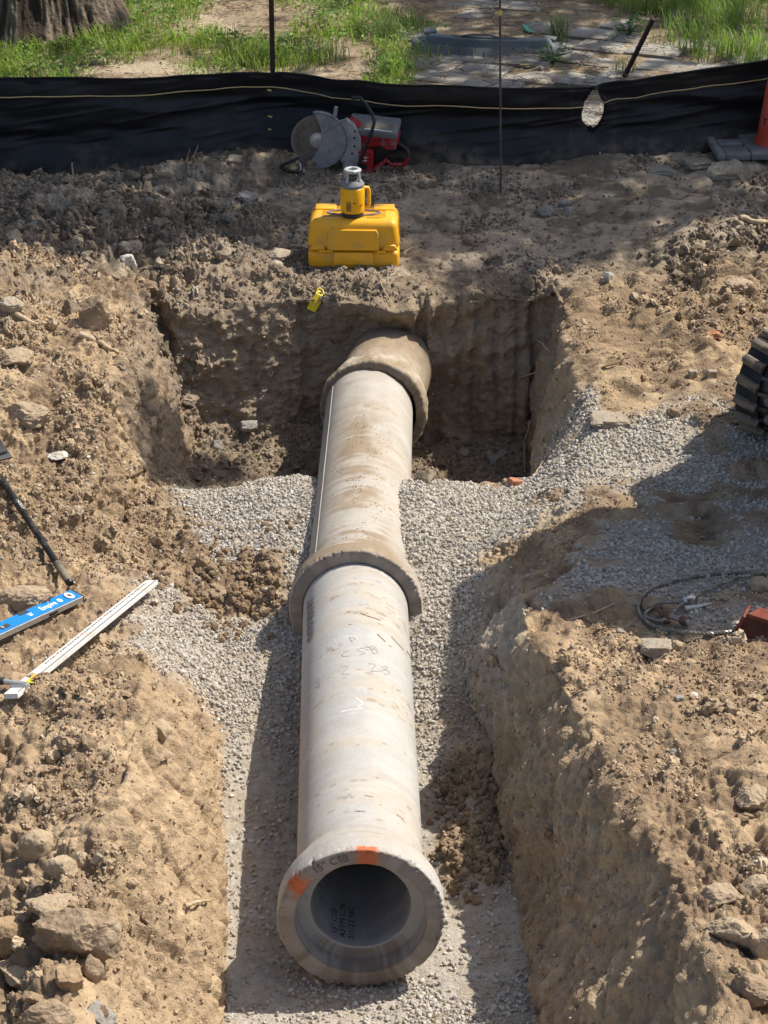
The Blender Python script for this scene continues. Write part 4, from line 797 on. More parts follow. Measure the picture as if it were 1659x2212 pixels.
q, _ = G(1140, 68); b = MB(); b.box((.07, .12, .012), (0, 0, .02), (.2, .3, .3), .003); o = b.build('plastic_scrap', mat('green_plastic', (.03, .33, .17), .4)); o.location = q; tag(o, 'small scrap of bright green plastic on the paving by the grass tuft', 'plastic scrap')

# tree: trunk at the top left corner, its crown far above the frame and shading the plot
M_bark = mat_vcol('bark', var=.2, scales=(20, 90), bump=(.8, .012), bs=(30, 110))
TC = Vector((-2.86, 18.45)); tree = empty('oak_tree', (TC.x, TC.y, .55), 'thick rough barked tree trunk in the top left corner', 'tree')
nth, nz = 420, 300; th = np.linspace(0, 2*np.pi, nth+1); zz = np.concatenate([np.linspace(-.2, 1.3, 220), np.linspace(1.35, 6.5, 80)]); T, Zt = np.meshgrid(th, zz)
rr = .60+.30*np.exp(-np.clip(Zt+.1, 0, 9)*3.2)*(1+.45*np.cos(T*5+1))+.02*np.cos(T*3)-.03*np.clip(Zt, 0, 7)
cu_, su_ = np.cos(T), np.sin(T); warp = .25*fbm(cu_*3, su_*3, Zt*2.5, 2, 401)
ridge = 1-np.abs(fbm(cu_*8.5+warp, su_*8.5+warp, Zt*1.7, 2, 405)); rd2 = 1-np.abs(fbm(cu_*20, su_*20, Zt*6, 2, 409))
rr = rr+.045*(ridge-.8)+.02*(rd2-.8); Pt = np.stack([rr*cu_, rr*su_, Zt], -1); Pt[:, -1] = Pt[:, 0]
t = np.clip((ridge-.55)*2.2, 0, 1)[..., None]; cb = np.array((.06, .045, .034))*(1-t)+np.array((.22, .175, .135))*t
grid_mesh('trunk', Pt, M_bark, tree, cb)
b = MB(); limbs = [((0, 0, 5.9), (2.6, -1.0, 8.0), (5.2, -1.9, 9.0), (8.2, -2.4, 9.6)), ((0, 0, 6), (-1.2, -1.5, 8.2), (-2.5, -3.0, 9.3)), ((0, 0, 6), (.6, 1.6, 8.5), (1.2, 3.5, 10)), ((2.6, -1.0, 8.0), (4.2, .5, 8.8), (6.0, 1.2, 9.5)), ((1.2, -.5, 7.0), (1.6, -2.3, 8.2), (2.4, -3.4, 8.8)), ((0, 0, 6), (-2.5, .8, 8.4), (-4.5, 1, 9.6))]
for l in limbs:
    n = len(l)*3; pts = []
    for k in range(n): f = k/(n-1)*(len(l)-1); i = min(int(f), len(l)-2); pts.append(Vector(l[i]).lerp(Vector(l[i+1]), f-i)+Vector((random.uniform(-.06, .06),)*3))
    b.tube(pts, [.24*(1-.85*k/(n-1)) for k in range(n)], 8)
b.build('limb', M_bark, tree, 60)
M_leaf = mat('tree_leaf', (.075, .12, .025), .5, var=.35, scale=3, transl=.35)
def leaf_mass(name, pts, size, m, parent, base, seed):
    r = np.random.default_rng(seed); n = len(pts); a = r.normal(size=(n, 3)); a[:, 2] *= .35; a /= np.linalg.norm(a, axis=1, keepdims=True); c = r.normal(size=(n, 3)); bb = np.cross(a, c); bb /= np.linalg.norm(bb, axis=1, keepdims=True)
    s = (size*(.6+.8*r.random(n)))[:, None]; p = pts-np.array(base)
    V = np.stack([p-a*s, p-bb*s*.5, p+a*s, p+bb*s*.5], 1).reshape(-1, 3); me = bpy.data.meshes.new(name); me.vertices.add(len(V)); me.vertices.foreach_set('co', V.astype(np.float32).ravel())
    me.loops.add(4*n); me.loops.foreach_set('vertex_index', np.arange(4*n, dtype=np.int32)); me.polygons.add(n); me.polygons.foreach_set('loop_start', np.arange(n, dtype=np.int32)*4); me.polygons.foreach_set('loop_total', np.full(n, 4, np.int32)); me.update(calc_edges=True)
    me.materials.append(m); return link(bpy.data.objects.new(name, me), parent)
# the crown, thick where it darkens the strip by the fence and gappy over the lawn, plus unseen leaves added to shade the pit
n = 115000; r = np.random.default_rng(77); X = r.uniform(-9, 9.5, n); Y = r.uniform(13.2, 26, n); Z = r.uniform(6.6, 10.4, n)
gx, gy = X-.65*(Z-.5), Y-.27*(Z-.5)                               # where each leaf's shade falls
cl = fbm(gx*1.3, gy*1.6, Z*.35, 3, 501)
shade = sstep(12.95, 13.35, gy+.38*np.exp(-((gx-.75)/.6)**2)-.33*np.clip(gx-1.1, 0, 3)+.55*np.clip(-gx-1.1, 0, 1.2)-.5*np.exp(-((gx+.15)/.5)**2)*0+.18*cl)*sstep(16.2, 15.0, gy)*.72
casegap = 1-np.exp(-((gx+.2)/.5)**4-((gy-13.0)/.36)**4)
pitsh = .9*np.exp(-((gx+.62)/.38)**4-((gy-11.95-.3*gx)/.34)**4)  # unseen leaf patch added over the left of the pit to darken its floor
lawnsh = sstep(14.8, 15.6, gy)*np.where(gx > .1, .45, .13)
den = np.maximum(shade*casegap*sstep(-.75, -.3, cl+.15), lawnsh*sstep(-.15, .25, cl+.25*(gx > .1)))
den = np.maximum(den, pitsh); den *= sstep(9.3, 8, np.abs(X))*sstep(26, 23, Y)
keep = r.random(n) < den; leaf_mass('crown', np.stack([X, Y, Z], 1)[keep], .13, M_leaf, tree, (TC.x, TC.y, .55), 6)

# lawn grass, weeds and litter
M_grass = mat_vcol('grass_blade', rough=.6, var=.15, scales=(3, 30), bump=(.05, .001), bs=(200, 201), spec=.25)
N_, L_ = nodes_of(M_grass); tr_ = N_.new('ShaderNodeBsdfTranslucent'); at_ = N_.new('ShaderNodeAttribute'); at_.attribute_name = 'tint'; mx_ = N_.new('ShaderNodeMixShader'); mx_.inputs[0].default_value = .4
L_.new(at_.outputs['Color'], tr_.inputs[0]); L_.new(N_['Principled BSDF'].outputs[0], mx_.inputs[1]); L_.new(tr_.outputs[0], mx_.inputs[2]); L_.new(mx_.outputs[0], N_['Material Output'].inputs[0])
def blades(name, P0, hgt, wid, cols, m, parent, base, seed, lean=.5):
    r = np.random.default_rng(seed); n = len(P0); a = r.random(n)*6.283; d = np.stack([np.cos(a), np.sin(a), a*0], 1); sd = np.stack([-np.sin(a), np.cos(a), a*0], 1)
    ln = (lean*(.3+r.random(n)))[:, None]; h = hgt[:, None]; w_ = wid[:, None]; p = P0-np.array(base); up = np.array([0, 0, 1.0])
    m1 = p+up*h*.5+d*h*ln*.18; m2 = p+up*h*.82+d*h*ln*.5; tip = p+up*h*(1-.12*ln)+d*h*ln
    V = np.stack([p-sd*w_*.5, p+sd*w_*.5, m1-sd*w_*.45, m1+sd*w_*.45, m2-sd*w_*.28, m2+sd*w_*.28, tip], 1).reshape(-1, 3)
    i = np.arange(n)[:, None]*7; Fq = np.concatenate([i+np.array([0, 1, 3, 2]), i+np.array([2, 3, 5, 4])]).reshape(-1); Ft = (i+np.array([4, 5, 6])).reshape(-1)
    me = bpy.data.meshes.new(name); me.vertices.add(len(V)); me.vertices.foreach_set('co', V.astype(np.float32).ravel()); me.loops.add(len(Fq)+len(Ft)); me.loops.foreach_set('vertex_index', np.concatenate([Fq, Ft]).astype(np.int32))
    ls = np.concatenate([np.arange(2*n)*4, 8*n+np.arange(n)*3]).astype(np.int32); me.polygons.add(3*n); me.polygons.foreach_set('loop_start', ls); me.polygons.foreach_set('loop_total', np.concatenate([np.full(2*n, 4), np.full(n, 3)]).astype(np.int32)); me.update(calc_edges=True)
    me.materials.append(m); set_col(me, np.repeat(cols, 7, axis=0)); return link(bpy.data.objects.new(name, me), parent)
gxx, gyy = GP[..., 0], GP[..., 1]; gn = fbm(gxx*1.3, gyy*1.1, 0, 3, 611)
gl = sstep(.45, .0, gxx+.25*gn)*sstep(-.5, .15, gn+.25-1.1*np.exp(-((gxx+.9)/.7)**2-((gyy-16.0)/.8)**2)+.6*np.exp(-((gxx+2.2)/1.3)**2-((gyy-15.8)/1.0)**2)-1.2*sstep(18.6, 19.4, gyy)*sstep(-.9, -.2, gxx))
gr = sstep(-.15, .25, (gxx-1.9-(18.9-gyy)*.40)+.25*gn)*sstep(16.3, 16.9, gyy+.2*gn)
dg = np.clip(np.maximum(gl, gr), 0, 1)*sstep(15.12, 15.3, gyy)
vis_keep = vis.copy(); vis = (np.abs(C0[..., 0]) < .2*(C0[..., 1]*.9+3)+.6) & (C0[..., 1] > 15) & (C0[..., 1] < 21.5)
p, nn, r = sample(60000, dg*(.25+sstep(-.3, .3, fbm(gxx*4, gyy*3, 0, 2, 615))), 21); h = (.04+.12*r.random(len(p))**1.5)*(1+.45*(p[:, 0] > 1.5)); g1 = fbm(p[:, 0]*3, p[:, 1]*3, 0, 2, 631)
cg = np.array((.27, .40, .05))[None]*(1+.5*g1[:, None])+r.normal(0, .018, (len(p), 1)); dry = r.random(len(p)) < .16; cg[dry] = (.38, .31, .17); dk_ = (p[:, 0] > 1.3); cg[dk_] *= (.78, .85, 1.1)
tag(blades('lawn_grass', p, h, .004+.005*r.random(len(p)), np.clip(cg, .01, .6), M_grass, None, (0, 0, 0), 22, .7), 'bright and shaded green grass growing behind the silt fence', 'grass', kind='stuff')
# broad leaved ground cover among it
p, nn, r = sample(24000, np.clip(gl*sstep(-.1, .4, fbm(gxx*1.1, gyy*1.5, 0, 2, 641)+.35*(gyy > 16.6)), 0, 1), 23); p = p+np.array([0, 0, 1.])*(.02+.07*r.random((len(p), 1)))
lm = leaf_mass('ground_cover', p, .019, mat('weed_leaf', (.19, .31, .075), .5, var=.3, scale=3, transl=.4), None, (0, 0, 0), 24); tag(lm, 'low leafy green weeds spreading between the tree and the fence', 'weeds', kind='stuff')
# dry litter: straw and twigs
def sticks(name, label, p, ln, rad, cols, seed, m):
    r = np.random.default_rng(seed); n = len(p); a = r.random(n)*6.283; d = np.stack([np.cos(a), np.sin(a), r.normal(0, .12, n)], 1); sd = np.stack([-np.sin(a), np.cos(a), a*0], 1); l = ln[:, None]*.5; w_ = rad[:, None]; up = np.array([0, 0, 1.])
    V = np.stack([p-d*l-sd*w_, p-d*l+sd*w_, p-d*l+up*w_*1.4, p+d*l-sd*w_*.6, p+d*l+sd*w_*.6, p+d*l+up*w_], 1).reshape(-1, 3); i = np.arange(n)[:, None]*6
    F = np.concatenate([i+np.array([0, 3, 5, 2]), i+np.array([1, 2, 5, 4]), i+np.array([0, 1, 4, 3])]).reshape(-1)
    me = bpy.data.meshes.new(name); me.vertices.add(len(V)); me.vertices.foreach_set('co', V.astype(np.float32).ravel()); me.loops.add(len(F)); me.loops.foreach_set('vertex_index', F.astype(np.int32)); me.polygons.add(3*n)
    me.polygons.foreach_set('loop_start', np.arange(3*n, dtype=np.int32)*4); me.polygons.foreach_set('loop_total', np.full(3*n, 4, np.int32)); me.update(calc_edges=True); me.materials.append(m); set_col(me, np.repeat(cols, 6, axis=0))
    return tag(link(bpy.data.objects.new(name, me)), label, 'litter', kind='stuff')
M_lit = mat_vcol('litter_wood', rough=.9, var=.15, scales=(30,), bs=(200, 201), bump=(.05, .001))
p, nn, r = sample(9000, sstep(15.1, 15.3, gyy)*(1-.6*dg)*sstep(-.6, .1, fbm(gxx*2, gyy*2, 0, 3, 651)), 25); p = p+np.array([0, 0, .012]); cc = np.where(r.random((len(p), 1)) < .5, np.array((.36, .29, .19)), np.array((.14, .10, .07)))
p[:, 2] += .022*((p[:, 0] > .2))
sticks('dry_litter', 'dry straw and twigs scattered over the ground behind the fence', p, .03+.12*r.random(len(p))**2.5, .0016+.0025*r.random(len(p)), cc*(.7+.6*r.random((len(p), 1))), 26, M_lit)
vis = vis_keep
p, nn, r = sample(1500, (GX['top']*(1-GX['lawn']))*(.3+2*np.exp(-((gyy-14.4)/.35)**2)*(gxx < 0)), 27); cc = np.where(r.random((len(p), 1)) < .6, np.array((.30, .24, .16)), np.array((.13, .09, .06)))
sticks('root_bits', 'thin broken roots and straw mixed in the soil by the fence foot', p+nn*.006, .02+.08*r.random(len(p))**2, .0012+.002*r.random(len(p)), cc, 28, M_lit)
# individual weeds
M_wl = mat('weed_leaf_bright', (.10, .22, .04), .45, var=.25, scale=8, transl=.4)
def weed(px, py, label, n=26, size=.06, spread=.08, up=.08, seed=0, name='weed'):
    q, _ = G(px, py); r = random.Random(seed); o = empty(name, q, label, 'plant', 'weeds behind the fence'); b = MB(); bl = MB()
    for k in range(n):
        a = r.uniform(0, 6.28); h = r.uniform(.2, 1)*up; rr = r.uniform(.15, 1)*spread; tip = Vector((math.cos(a)*rr, math.sin(a)*rr, h+.015)); b.tube([Vector((0, 0, 0)), tip*.6+Vector((0, 0, .01)), tip], .0016, 4)
        d = Vector((math.cos(a), math.sin(a), r.uniform(-.1, .5))).normalized(); sd = d.cross(Vector((0, 0, 1))).normalized(); s = size*r.uniform(.6, 1.1)
        v = [tip-d*s*.1, tip+d*s*.35+sd*s*.24, tip+d*s, tip+d*s*.35-sd*s*.24, tip+d*s*.4+Vector((0, 0, -.006))]; vv = [bl.bm.verts.new(x) for x in v]
        for f in ((0, 1, 4), (1, 2, 4), (2, 3, 4), (3, 0, 4)): bl.bm.faces.new([vv[i] for i in f])
    b.build('stem', M_wl, o); bl.build('leaf', M_wl, o); return o
weed(1194, 140, 'leafy green weed at the right end of the grey plastic panel', 44, .075, .12, .12, 1)
weed(1358, 78, 'bright green broad leaved weed beside the leaning stake', 40, .08, .14, .12, 2)
weed(1160, 349, 'tiny green sprout at the foot of the fence, right of the thin rod', 7, .03, .03, .03, 3)
weed(842, 160, 'low weed pressed against the fence top, left of the plastic panel', 40, .05, .16, .10, 4)
def tuft(px, py, label, n, h, spread, seed, col=(.17, .23, .08)):
    q, _ = G(px, py); r = np.random.default_rng(seed); P0 = np.array(q)[None]+np.stack([r.normal(0, spread, n), r.normal(0, spread, n), r.random(n)*0], 1); o = blades('grass_tuft', P0, h*(.5+.7*r.random(n)), .003+.003*r.random(n), np.array(col)[None]*(.7+.6*r.random((n, 1))), M_grass, None, np.array(q), seed, .75)
    o.location = q; return tag(o, label, 'grass tuft', 'grass tufts behind the fence')
tuft(1205, 92, 'tall wispy grass tuft growing through the paving, behind the plastic panel', 170, .26, .045, 31, (.22, .26, .12))
tuft(838, 88, 'tall grass clump beside the left end of the plastic panel', 170, .24, .07, 32); tuft(1345, 155, 'thin dry grass tuft at the foot of the leaning stake', 60, .14, .05, 33, (.25, .25, .11))
tuft(505, 118, 'small dry grass tuft on the bare patch left of the tall fence post', 80, .12, .05, 34, (.26, .25, .10)); tuft(700, 130, 'grass clump behind the fence, right of the tall post', 200, .16, .1, 35)

# ------------------------------------------------------------------ tools on the left bank
def lay(pa, pb, lift=0):
    """ends on the ground; raise until nothing pokes through the middle"""
    a, b_ = Vector(pa), Vector(pb); m = 0
    for k in range(1, 12):
        p = a.lerp(b_, k/12); m = max(m, Zg(p.x, p.y)-p.z)
    return a+Vector((0, 0, m*.75+lift)), b_+Vector((0, 0, m*.75+lift))
def onto(name, label, cat, pa, pb, roll=0):
    """Empty whose +x runs from pa to pb, +z up"""
    e = (pb-pa).normalized(); z = Vector((0, 0, 1)); y = z.cross(e).normalized(); z = e.cross(y); M = Matrix((e, y, z)).transposed().to_4x4() @ Matrix.Rotation(roll, 4, 'X')
    o = empty(name, pa, label, cat); o.rotation_euler = M.to_euler(); return o, (pb-pa).length
M_white = mat('white_painted_aluminium', (.66, .66, .645), .45, var=.07, scale=9, col2=(.55, .50, .43), spots=9); M_sil = mat('raw_aluminium', (.42, .42, .41), .45, metal=.5, var=.15)
pb, _ = G(328, 1282); pa, _ = G(24, 1532); pa.z = Zg(pa.x, pa.y); pa, pb = lay(pa, pb, -.004)
rod4, Lr = onto('levelling_rod', 'white graduated aluminium levelling rod lying on the left bank', 'levelling rod', pb, pa, R(8))
b = MB(); b.box((Lr, .062, .022), (Lr/2, .004, .012), bevel=.002); b.build('rod_body', M_white, rod4)
tick = MB()
for k in range(int(Lr/.00305)):
    x = .012+k*.00305
    if x > Lr-.02: break
    if k % 2 == 0: ln = .011 if k % 10 else .016; tick.box((.0011, ln*.8, .0006), (x, .0330-ln*.4, .0236))
tick.build('tick_marks', mat('tick_grey', (.12, .12, .12), .6), rod4)['kind'] = 'stuff'
for k in range(0, 46):
    x = .030+k*.0305
    if x > Lr-.03: break
    t = str(k//10+0) if (k % 10 == 0 and k) else str(k % 10) if k % 10 else ''
    if not t: continue
    big = k % 10 == 0; s = .036 if big else .027
    V, F = text_geo(t, s, .0009)     # digits stand up along the rod
    mesh_obj('numeral', [Vector((x+v.y-s*.35, -.001-v.x*.8, .0239)) for v in V], [f[::-1] for f in F], mat('red_numeral', (.45, .02, .02), .6) if big else M_ink, rod4)
xc = Lr-.10
b = MB(); b.tube([(xc+.0, -.062, .045), (xc, .035, .03)], .012, 12); b.build('clamp_bar', M_sil, rod4, 40)
b = MB(); b.cyl(.016, .018, (xc, -.068, .047), (R(98), 0, 0), 14); b.build('clamp_knob', M_dgrey, rod4, 40)
b = MB(); b.box((.035, .074, .036), (xc, .004, .016), bevel=.004); b.build('clamp_block', M_sil, rod4)
b = MB(); b.box((.11, .045, .004), (xc-.09, .036, .026), (R(-8), 0, 0), .001); b.build('yellow_label', mat('label_yellow', (.62, .50, .04), .5), rod4)
b = MB(); b.box((.055, .022, .003), (xc-.10, .036, .0295), (R(-8), 0, 0)); b.build('label_print', mat('label_print_red', (.35, .10, .03), .5), rod4)
# blue level
pb, _ = G(166, 1300); pa = At(-60, 1440, 8.93); pa.z = Zg(pa.x, pa.y); a2, b2_ = lay(pa, pb, .010)
lev, Ll = onto('spirit_level', 'blue box spirit level with white lettering lying on the left bank', 'level', b2_, a2, R(-6)); lev.scale = (1.05, 1.38, 1.25)
M_blue = mat('blue_anodised', (.012, .20, .58), .35, var=.06, scale=8, spec=.5)
b = MB(); b.box((Ll, .058, .024), (Ll/2, 0, .012), bevel=.0015); b.build('aluminium_frame', M_sil, lev)
b = MB(); b.box((Ll-.012, .054, .002), (Ll/2, -.001, .0252)); b.build('blue_face', M_blue, lev)
b = MB(); b.box((.006, .058, .026), (-.004, 0, .012), bevel=.001); b.build('end_cap', M_dgrey, lev)
b = MB(); b.lathe([(.010, .0265), (.019, .0265), (.021, .030), (.018, .032), (.010, .031)], 28, Matrix.Translation((.052, 0, 0)), close=True); b.build('vial_ring', mat('white_vial_ring', (.75, .76, .76), .4), lev, 30)
b = MB(); b.lathe([(0, .029), (.0108, .029)], 20, Matrix.Translation((.052, 0, 0))); b.build('vial', mat('vial_glass', (.10, .13, .14), .1, spec=.8), lev)
M_wp = mat('white_lettering', (.78, .80, .80), .5)
V, F = text_geo('Empire', .034); wv = max(v.x for v in V); Rz = Matrix.Rotation(math.pi, 4, 'Z')
letters('Empire', .034, lambda v: Vector((.235-v.x*1.0, .010-v.y, .0268)), M_wp, lev, .0006)
b = MB(); b.prism([(.0, 0), (.012, 0), (.018, .01), (.012, .022), (.0, .022), (-.006, .01)], .0006, Matrix.Translation((.105, -.012, .0264))); b.build('logo', M_wp, lev)
b = MB(); b.box((.018, .008, .0006), (.30, .006, .0267)); b.box((.028, .003, .0006), (.30, -.004, .0267)); b.box((.012, .006, .0006), (.53, .0, .0267)); b.build('small_print', M_wp, lev)
b = MB(); b.box((.058, .020, .008), (.315, -.022, .0235), bevel=.002); b.build('top_vial', mat('smoked_vial', (.05, .06, .07), .2), lev)
for x in (.19, .60): b = MB(); b.box((.052, .006, .012), (x, .0295, .012), bevel=.003); b.build('hand_slot', M_blk, lev)
b = MB(); b.box((.055, .020, .003), (.46, .004, .0262), bevel=.001); b.build('plumb_window', M_dgrey, lev)
b = MB(); b.cyl(.008, .004, (.475, .004, .0275), seg=14); b.build('window_dot', M_sil, lev)
for k in range(26): b = MB(); b.box((.0022, .007, .003), (.03+k*.0125, -.030, .0245)); b.build('rule_tooth', M_sil, lev) if k % 1 == 0 else None
# shovel
pb, _ = G(152, 1276); pa, _ = G(6, 1055); a2, b2_ = lay(pa, pb, .028)
d = (a2-b2_); a3 = b2_+d*1.12
sh, Lh = onto('shovel', 'black handled shovel lying across the left slope, its head cut by the frame', 'shovel', b2_, a3)
b = MB(); b.tube([(.15, 0, .0), (Lh*.55, 0, 0), (Lh, 0, 0)], [.0165, .017, .019], 16); b.build('handle', mat('black_fibreglass', (.014, .015, .015), .4, var=.3, scale=20, col2=(.06, .055, .05), spots=30), sh, 60)
b = MB(); b.tube([(.012, 0, 0), (.02, 0, 0), (.15, 0, 0), (.152, 0, 0)], [.0185, .0195, .0195, .017], 16); b.build('grip', mat('tan_grip', (.19, .17, .12), .7, var=.2, col2=(.1, .09, .07), spots=12), sh, 40)
b = MB(); b.tube([(-.006, 0, 0), (.0, 0, 0), (.012, 0, 0)], [.015, .0195, .0195], 16); b.build('end_cap', M_blk, sh, 40)
V, F = text_geo('HUSKY', .026); xL = Lh*.70
letters('HUSKY', .026, lambda v: Vector((xL-v.x*.9, 0, 0))+Vector((0, math.sin((-.008+v.y)/.0178+.35)*-.0182, math.cos((-.008+v.y)/.0178+.35)*.0182)), M_wp, sh)
b = MB(); vs = b.box((.30, .21, .012), (Lh+.17, .0, .03), bevel=.004); b.box((.10, .05, .03), (Lh+.03, 0, .015), bevel=.01); b.build('head', mat('black_steel', (.03, .031, .033), .5, metal=.4, var=.3), sh, 40)
b = MB(); b.tube([(Lh+.06, .09, .04), (Lh+.05, .0, .045), (Lh+.06, -.09, .04)], .006, 6); b.build('foot_step', M_blk, sh, 40)

# ------------------------------------------------------------------ wire rope, shackle, red steel offcut
def c5(x, y): return ((1500+x*.37974)/1.15732, (800+y*.37974)/1.15732)
def rope(name, ptss, rad, parent, m):
    b = MB()
    for pts in ptss:
        P = [Vector(p) for p in pts]; out = []
        for i in range(len(P)-1):                       # Catmull-Rom
            p0, p1, p2, p3 = P[max(i-1, 0)], P[i], P[i+1], P[min(i+2, len(P)-1)]; n = max(2, int((p2-p1).length/.006))
            for k in range(n): t = k/n; out.append(.5*((2*p1)+(p2-p0)*t+(2*p0-5*p1+4*p2-p3)*t*t+(3*p1-p0-3*p2+p3)*t**3))
        out.append(P[-1]); L = 0
        for s in range(3):
            q = []; L = 0
            for k, p in enumerate(out):
                tdir = (out[min(k+1, len(out)-1)]-out[max(k-1, 0)]).normalized(); u_ = tdir.orthogonal().normalized() if k == 0 else (u_-tdir*u_.dot(tdir)).normalized(); v_ = tdir.cross(u_)
                if k: L += (p-out[k-1]).length
                a = L/.05*2*math.pi+s*2.094; q.append(p+(u_*math.cos(a)+v_*math.sin(a))*rad*.48)
            b.tube(q, rad*.60, 5)
    return b.build(name, m, parent, 60)
M_wire = mat('wire_rope_steel', (.24, .22, .19), .45, metal=.6, var=.3, scale=60)
q0, _ = G(*c5(640, 1880)); cab = empty('wire_rope', q0, 'coiled grey steel wire rope sling lying on the gravel at the right edge', 'wire rope')
def cp(x, y, z=.012): p, _ = G(*c5(x, y)); p.z = Zg(p.x, p.y)+z; return p-q0
outer = [cp(1300, 1720), cp(1150, 1700), cp(1000, 1690, .02), cp(850, 1680), cp(650, 1700), cp(450, 1745), cp(310, 1815, .02), cp(255, 1900), cp(285, 1980), cp(370, 2035), cp(520, 2066), cp(700, 2078), cp(900, 2072, .02), cp(1106, 2045, .03), cp(1300, 2000, .02)]
eye = [cp(1200, 1680, .02), cp(1000, 1715, .03), cp(860, 1752, .03), cp(700, 1820, .03), cp(600, 1876, .03), cp(540, 1893, .03), cp(400, 1903, .03), cp(315, 1945, .025), cp(300, 1985, .025), cp(400, 2012, .025), cp(480, 1962, .03), cp(545, 1902, .03), cp(590, 1884, .03)]
rope('rope', [outer, eye], .0088, cab, M_wire)
b = MB(); a_, b_2 = cp(545, 1895, .032), cp(618, 1866, .032); b.tube([a_, a_.lerp(b_2, .1), a_.lerp(b_2, .9), b_2], [.012, .0165, .0165, .012], 14); b.build('ferrule', M_alu, cab, 40)
b = MB(); b.tube([cp(560, 1925, .02), cp(640, 1912, .02), cp(740, 1888, .02)], [.012, .008, .002], 6); b.build('label_tag', mat('tag_paper', (.55, .54, .5), .6), cab)
p0, _ = G(*c5(470, 2000)); shk = empty('shackle', p0, 'rusty bow shackle with its pin, hooked in the eye of the wire rope', 'shackle'); M_shk = mat('brown_rust', (.14, .085, .065), .6, metal=.4, var=.3, scale=50, bump=.2)
def sp(x, y, z): p, _ = G(*c5(x, y)); return Vector((p.x, p.y, p.z+z))-p0
b = MB(); b.tube([sp(440, 1985, .04), sp(400, 1980, .04), sp(372, 1955, .04), sp(385, 1935, .035), sp(425, 1950, .03), sp(440, 2020, .02)], .011, 10); b.build('bow', M_shk, shk, 60)
b = MB(); pA, pB = sp(430, 1985, .035), sp(550, 2020, .03); b.tube([pA, pB], .012, 12); b.build('pin', mat('pin_steel', (.32, .27, .25), .4, metal=.5), shk, 40)
for t_, r_ in ((.02, .023), (.98, .020)):
    b = MB(); c_ = pA.lerp(pB, t_); dr = (pB-pA).normalized(); b.tube([c_-dr*.018, c_-dr*.012, c_+dr*.012, c_+dr*.018], [r_*.7, r_, r_, r_*.7], 14); b.build('pin_collar', M_shk, shk, 40)
b = MB(); c_ = pA.lerp(pB, 1.16); b.tube([c_-dr*.012, c_+dr*.012], .013, 6); b.build('nut', M_sil, shk)
q, _ = G(1606, 1372); red = empty('steel_offcut', q, 'red brown steel wedge behind the wire rope at the right edge', 'steel block', rot=(0, 0, R(-12)))
M_rs = mat('red_oxide_steel', (.17, .045, .03), .6, metal=.2, var=.25, scale=20, bump=.3)
b = MB(); b.prism([(-.035, -.02), (.16, -.02), (.22, .03), (.13, .075), (.01, .10)], .012, Matrix.Translation((0, .0, 0)) @ Euler((R(78), 0, 0)).to_matrix().to_4x4()); b.build('front_plate', mat('dark_red_steel', (.07, .024, .018), .6, var=.3), red)
b = MB(); b.prism([(.01, 0), (.135, 0), (.23, -.02), (.2, .10), (.06, .12)], .014, Matrix.Translation((0, -.005, .095)) @ Euler((R(-6), R(14), 0)).to_matrix().to_4x4()); b.build('top_plate', M_rs, red)
b = MB(); b.box((.014, .11, .10), (-.012, .05, .045), (0, R(20), R(-8)), .002); b.build('side_plate', M_rs, red)

# yellow bent marker on the lip of the back wall
q, n_ = G(679, 652); ym = empty('yellow_plate', q, 'bent bright yellow plastic piece stuck in the lip of the pit back wall', 'plastic piece', rot=(R(-12), R(22), R(8)))
b = MB(); g_ = [[(-.034, -.02, -.05), (.018, -.025, -.055)], [(-.03, -.022, .0), (.030, -.03, -.0)], [(-.012, -.018, .05), (.040, -.024, .05)], [(-.006, .02, .078), (.02, .018, .082)]]
vv = [[b.bm.verts.new(p) for p in rw] for rw in g_]
for i in range(3): b.bm.faces.new((vv[i][0], vv[i][1], vv[i+1][1], vv[i+1][0]))
o = b.build('plate', mat('lemon_plastic', (.72, .56, .015), .45, var=.1, col2=(.4, .3, .05), spots=20), ym); md = o.modifiers.new('s', 'SOLIDIFY'); md.thickness = .004
b = MB(); b.tube([(-.008, .0, .079), (.006, .012, .086), (.026, .004, .080), (.040, -.022, .052)], .004, 6); b.build('folded_edge', mat('lemon_plastic_edge', (.72, .56, .015), .45), ym, 60)

